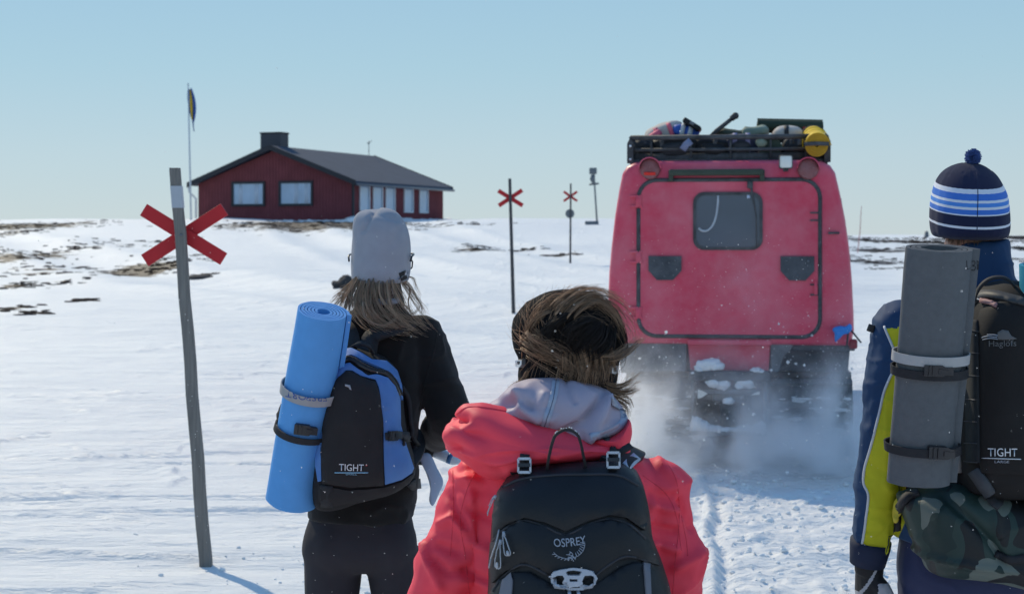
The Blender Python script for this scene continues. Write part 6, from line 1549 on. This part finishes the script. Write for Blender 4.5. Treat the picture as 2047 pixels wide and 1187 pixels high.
mk('edge_strap', stripe([(1916, 700), (1914, 780), (1915, 860), (1918, 945)], 9, fb2, .006, .005, n=40), mat('pale_grey_web', (.30, .285, .28), .8, .08, 30, .4, 260), bpm)
mk('lettering', text('TIGHT', 1976, 2033, 895, 911, fb2, .003), white_p, fp); mk('printed_line', stripe([(1964, 915), (2041, 917)], 1.4, fb2, .001, .0015, curve=False), white_p, fp); mk('lettering', text('LARGE', 1989, 2017, 919, 924, fb2, .003), lp, fp)
dim = mat('dim_print', (.13, .125, .125), .6, .05)
mk('lettering', text('Haglöfs', 1978, 2031, 680, 696, fb2, .003, rot=-.02), dim, fp)
mk('logo_hill', panel([(1994, 672), (1995, 664), (2004, 659), (2016, 661), (2022, 672), (2033, 677), (2020, 679), (1996, 679)], fb2, .001, .002, 5), dim, fp)
g = MB()
for p in ([(1964, 675), (1975, 672), (1994, 674)], [(1966, 679), (1980, 676), (1995, 678)], [(1975, 669), (1988, 669), (1995, 671)]): seam(p, .0012, fb2, 12, .003, mb=g)
mk('logo_lines', g, lp, fp)
tz = mk('top_zip', stripe([(1940, 608), (1960, 592), (1985, 590), (2030, 600), (2075, 612)], 14, fb2, .003, .005, n=40), mat('zip_flap', (.055, .055, .058), .6), bpm)
mk('zip_pull', stripe([(1963, 602), (1980, 606), (1993, 612)], 8, fb2, .006, .002, n=14), mat('pink_tab', (.32, .17, .17), .7), tz)
g = MB(); seam([(1945, 604), (1950, 600), (1958, 600), (1966, 603)], .0018, fb2, 14, .006, mb=g); mk('zip_cord', g, zm, tz)
mk('grab_handle', MB().ribbon(catmull([W(1950, 600, 4.24), W(1958, 575, 4.22), W(1980, 557, 4.21), W(2010, 556, 4.21), W(2030, 575, 4.22), W(2040, 600, 4.24)], 24), (0, -.5, .8), .012, .004), webm, bpm)
mk('base_strap', stripe([(1950, 940), (1965, 962), (1980, 985)], 22, bv2, .005, .006, n=16), mat('grey_webbing', (.06, .065, .075), .7), bpm)
for sg, xs in ((-1, 1870), (1, 2020)):
    mk('shoulder_strap', MB().ribbon(catmull([W(xs+30*(1 if sg < 0 else -1), 610, 4.36), W(xs+5, 598, 4.41), W(xs, 602, 4.5), W(xs, 625, 4.62), W(xs-8*sg, 720, 4.66), W(xs+25*sg, 850, 4.65), W(xs+75*sg, 930, 4.5), W(xs+60*sg, 955, 4.38)], 50), (sg*.1, -.5, .8), .06, .013), webm, bpm, sharp=50)
mk('hip_belt', MB().ribbon([W(1915, 985, 4.36), W(1830, 985, 4.40), W(1795, 990, 4.5), W(1830, 990, 4.66), W(1945, 990, 4.69), W(2060, 990, 4.66), W(2098, 990, 4.5), W(2060, 985, 4.38)], np.array([[0, -1, 0], [-.6, -.8, 0], [-1, 0, 0], [-.6, .8, 0], [0, 1, 0], [.6, .8, 0], [1, 0, 0], [.6, -.8, 0]])*1., .05, .01), webm, bpm)
# camouflage cover hanging below it
cam_m = mat('camouflage', (.02, .025, .024), .55, .05, 10, .2, 200, spec=.4)
n = cam_m.node_tree; L = n.links.new; B = n.nodes['Principled BSDF']
tc = [q for q in n.nodes if q.type == 'TEX_COORD'][0]
mpc = n.nodes.new('ShaderNodeMapping'); mpc.inputs['Scale'].default_value = (1, 1, .75); L(tc.outputs['Object'], mpc.inputs[0])
prev = None
for sc_, th, col, off in ((7, .47, (.010, .011, .012), 0), (6.5, .555, (.13, .155, .135), 3.3), (9, .60, (.012, .030, .027), 7.7)):
    nz_ = n.nodes.new('ShaderNodeTexNoise'); nz_.inputs['Scale'].default_value = sc_; nz_.inputs['Detail'].default_value = 1.5; nz_.inputs['Distortion'].default_value = .8
    va = n.nodes.new('ShaderNodeVectorMath'); va.inputs[1].default_value = (off, off*.7, -off); L(mpc.outputs[0], va.inputs[0]); L(va.outputs[0], nz_.inputs['Vector'])
    gt = n.nodes.new('ShaderNodeMath'); gt.operation = 'GREATER_THAN'; gt.inputs[1].default_value = th; L(nz_.outputs[0], gt.inputs[0])
    mx = n.nodes.new('ShaderNodeMix'); mx.data_type = 'RGBA'; mx.inputs[7].default_value = (*col, 1); L(gt.outputs[0], mx.inputs[0])
    if prev is None: mx.inputs[6].default_value = (.022, .045, .038, 1)
    else: L(prev, mx.inputs[6])
    prev = mx.outputs[2]
L(prev, B.inputs['Base Color'])
cco = [(1805, 985), (1835, 970), (1900, 962), (1980, 975), (2060, 985), (2120, 985), (2130, 1080), (2125, 1180), (2060, 1176), (1985, 1158), (1930, 1148), (1862, 1142), (1842, 1110), (1828, 1060), (1812, 1020)]
cm_ = pillow(cco, 4.36, .16, .03, 96, 22, 3.0).mesh('c'); fix(cm_); co = coords(cm_)
yy = 4.22
push(cm_, folds(co, .010, (7, 7, 9), 107, 4)+cre(co, [(1830, 1005), (1845, 1050), (1862, 1090), (1868, 1115)], .007, .016, yy)+cre(co, [(1868, 1118), (1930, 1125), (2000, 1135), (2047, 1140)], .008, .016, yy)+cre(co, [(1900, 1000), (1960, 1060), (2000, 1110)], .012, -.016, yy)+cre(co, [(1985, 1000), (1990, 1060), (2010, 1110)], .012, .012, yy))
cb = bvh_of(cm_)
cf_ = mk('camouflage_cover', cm_, cam_m, origin=(X_(1970, 4.3), 4.3, Z_(1140, 4.3)), label="dark camouflage cloth pouch hanging below the man's black backpack", cat='pouch')
mk('waist_strap', stripe([(1795, 1060), (1798, 1020), (1815, 995), (1838, 985)], 12, bvh_of(cm_, mj), .006, .006, n=24), webm, bpm)
mk('cover_strap', stripe([(1960, 965), (1985, 1000), (2000, 1012)], 20, cb, .004, .005, n=16), mat('dark_web', (.035, .037, .042), .7), bpm)
mk('cover_strap', stripe([(1990, 1105), (2020, 1118), (2060, 1112), (2110, 1108)], 16, cb, .004, .005, n=20), webm, bpm)
ysc = pillow([(1788, 1008), (1800, 990), (1812, 998), (1806, 1010), (1812, 1018), (1798, 1022), (1792, 1040), (1786, 1040)], 4.40, .03, .03).mesh('y'); push(ysc, folds(coords(ysc), .008, (18, 18, 18), 5))
mk('jacket_tail', ysc, mat('yellow_cloth', (.55, .45, .04), .7, .1), mjo)
# grey foam pad strapped to its left side
gfoam = mat('grey_foam', (.125, .132, .142), .9, .08, 60, .5, 240, spec=.15, bd=.002)
gt_ = thing('rolled_mat', "grey foam mat folded flat and strapped on the man's left side", 'sleeping mat', W(1846, 970, 4.16), 'rolled sleeping mats on the backpacks')
c1, c0 = W(1880, 496, 4.06), W(1838, 963, 4.18); rr = 72/F*4.12
g, u, v, a = roll(c0, c1, rr, .010, 3.0, flat=.56, start=3.25, up=(0, -1, 0), n=60, m=10, flare=-.03, gap=1.25); gm2 = g.mesh('r'); fix(gm2); co = coords(gm2)
push(gm2, .0012*vn(co*60, 4)+cre(co, [(1812, 610), (1880, 615), (1945, 622)], .004, -.0025, 4.08)+cre(co, [(1800, 820), (1860, 832), (1925, 838)], .004, -.002, 4.08))
g2b = bvh_of(gm2); mk('foam_roll', gm2, gfoam, gt_, sharp=35)
def al2(t): return c0+(c1-c0)*t
mk('white_strap', band(al2(.545), a+u*.0, u, v, rr+.004, rr*.56+.004, 20/F*4.1, .003), mat('white_elastic', (.42, .41, .41), .8, .05, 30, .4, 300), gt_, sharp=40)
for t_, y0 in ((.485, 737), (.155, 897)):
    ta = a+u*(.16 if t_ < .3 else .10)
    mk('black_strap', band(al2(t_), ta/np.linalg.norm(ta), u, v, rr+.003, rr*.56+.003, .022, .004), webm, gt_, sharp=40)
buckle(gt_, None, 1873, 738, g2b, 52, 22, blackp, .03, .005); buckle(gt_, None, 1880, 902, g2b, 52, 24, blackp, .05, .005)
g = MB()
pen = mat('pen_ink', (.03, .03, .035), .8)
for p in ([(1932, 521), (1933, 538)], [(1933, 538), (1940, 536)], [(1942, 523), (1948, 522), (1949, 528), (1944, 531), (1950, 533), (1948, 540), (1942, 539)], [(1953, 521), (1954, 539)], [(1953, 522), (1958, 524), (1957, 529), (1954, 530), (1960, 533), (1958, 539), (1954, 539)]): seam(p, .0009, g2b, 16, .0005, mb=g)
mk('pen_marks', g, pen, gt_)
# teal roll at the very edge of the frame, on the pack's right side
tt = thing('rolled_mat', 'teal foam roll just showing at the right edge of the picture', 'sleeping mat', W(2080, 990, 4.2), 'rolled sleeping mats on the backpacks')
c1, c0 = W(2092, 528, 4.2), W(2100, 990, 4.26)
g, u, v, a = roll(c0, c1, 58/F*4.2, .010, 4, start=2.6, up=(0, -1, 0), n=44); mk('foam_roll', g, mat('teal_foam', (.02, .26, .38), .7, .06, 25, .2, 160), tt, sharp=35)
mk('black_strap', band(c0+(c1-c0)*.5, a, u, v, 59/F*4.2+.001, 59/F*4.2+.001, .02, .004), webm, tt, sharp=40)
# ================================================================== blown snow
rng = np.random.default_rng(77)
g = MB()
OCT = np.array([(1, 0, 0), (-1, 0, 0), (0, 1, 0), (0, -1, 0), (0, 0, 1), (0, 0, -1)], float)
OF = [(0, 2, 4), (2, 1, 4), (1, 3, 4), (3, 0, 4), (2, 0, 5), (1, 2, 5), (3, 1, 5), (0, 3, 5)]
for i in range(7500):
    y = 2.2+11*rng.random()**.7; x = (rng.random()-.5)*.62*y; z = CZ+(rng.random()*.36-.21)*y
    if z < .02 or (z > 1.7 and rng.random() < .93): continue
    r = .0005+.0008*rng.random()**2
    r *= (y/4)**.5
    g.add(OCT*r*(1+.4*rng.normal(size=(6, 1)))+(x, y, z), OF)
for i in range(2600):
    y = YV-.15-1.4*rng.random()**1.5; s = rng.choice([-1, 1]); x = 1.66+s*abs(rng.normal(.6, .35)); z = abs(rng.normal(.35, .38))+.03
    r = .0014+.0045*rng.random()**5
    if rng.random() < .012: r = .011
    g.add(OCT*r*(1+.3*rng.normal(size=(6, 1)))+(x, y, z), OF)
flake = mat('snow_flake', (.88, .88, .88), .6, .01); n = flake.node_tree; tr_ = n.nodes.new('ShaderNodeBsdfTranslucent'); tr_.inputs[0].default_value = (.9, .9, .9, 1); ms_ = n.nodes.new('ShaderNodeMixShader'); ms_.inputs[0].default_value = .65
n.links.new(n.nodes['Principled BSDF'].outputs[0], ms_.inputs[1]); n.links.new(tr_.outputs[0], ms_.inputs[2]); n.links.new(ms_.outputs[0], n.nodes['Material Output'].inputs[0])
mk('blowing_snow_flakes', g, flake, kind='stuff', origin=(0, 0, 0), smooth=False, label='fine snow flakes blowing through the air')
# snow clinging to the tracks
# plume of powder thrown up behind the vehicle: a cloud with real thickness
pm2 = bpy.data.materials.new('powder_cloud'); pm2.use_nodes = True; n = pm2.node_tree; n.nodes.clear(); L = n.links.new
om_ = n.nodes.new('ShaderNodeOutputMaterial'); pv = n.nodes.new('ShaderNodeVolumePrincipled'); pv.inputs['Color'].default_value = (.985, .985, .99, 1); pv.inputs['Anisotropy'].default_value = .25
tc = n.nodes.new('ShaderNodeTexCoord'); n1 = n.nodes.new('ShaderNodeTexNoise'); n1.inputs['Scale'].default_value = 2.5; n1.inputs['Detail'].default_value = 7; n1.inputs['Roughness'].default_value = .6; n1.inputs['Distortion'].default_value = .6
L(tc.outputs['Object'], n1.inputs['Vector'])
sx = n.nodes.new('ShaderNodeSeparateXYZ'); L(tc.outputs['Object'], sx.inputs[0])
def math_(op, a, b=None, c=None):
    q = n.nodes.new('ShaderNodeMath'); q.operation = op
    for i, x in enumerate((a, b, c)):
        if x is None: continue
        if isinstance(x, (int, float)): q.inputs[i].default_value = x
        else: L(x, q.inputs[i])
    return q.outputs[0]
def mrange(x, a, b, c, d):
    q = n.nodes.new('ShaderNodeMapRange'); q.interpolation_type = 'SMOOTHSTEP'; L(x, q.inputs[0])
    for i, v in enumerate((a, b, c, d)): q.inputs[i+1].default_value = v
    return q.outputs[0]
# object origin on the snow behind the vehicle
hz = mrange(sx.outputs[2], .0, 1.2, 1.0, 0.0); hz2 = math_('POWER', hz, 2.2)
ns = mrange(n1.outputs[0], .43, .64, 0, 1)
fy = mrange(sx.outputs[1], -1.36, -.55, 0, 1)
fx = mrange(math_('ABSOLUTE', sx.outputs[0]), .95, 1.75, 1, 0)
# stronger over the two tracks, a thin veil up the middle of the door
two = mrange(math_('ABSOLUTE', math_('SUBTRACT', math_('ABSOLUTE', sx.outputs[0]), .72)), .0, .6, 1, .4)
dn = math_('MULTIPLY', math_('MULTIPLY', math_('MULTIPLY', hz2, ns), math_('MULTIPLY', fy, fx)), two)
veil = math_('MULTIPLY', mrange(math_('ABSOLUTE', sx.outputs[0]), 0, .35, 1, 0), math_('MULTIPLY', mrange(sx.outputs[2], .6, 1.9, 1, 0), ns))
low = math_('MULTIPLY', math_('MULTIPLY', mrange(sx.outputs[2], .0, .42, 1, 0), math_('MULTIPLY', fy, fx)), mrange(n1.outputs[0], .36, .62, .12, 1))
dens = math_('ADD', math_('ADD', math_('MULTIPLY', dn, 12.0), math_('MULTIPLY', low, 3.2)), math_('MULTIPLY', math_('MULTIPLY', veil, fy), .55))
L(dens, pv.inputs['Density']); L(pv.outputs[0], om_.inputs['Volume'])
g = MB().box((1.66, YV-.62, .98), (1.8, .76, .97))
mk('powder_cloud', g, pm2, kind='stuff', origin=(1.66, YV+.0, 0), smooth=False, label='cloud of fine powder snow thrown up behind the red vehicle')
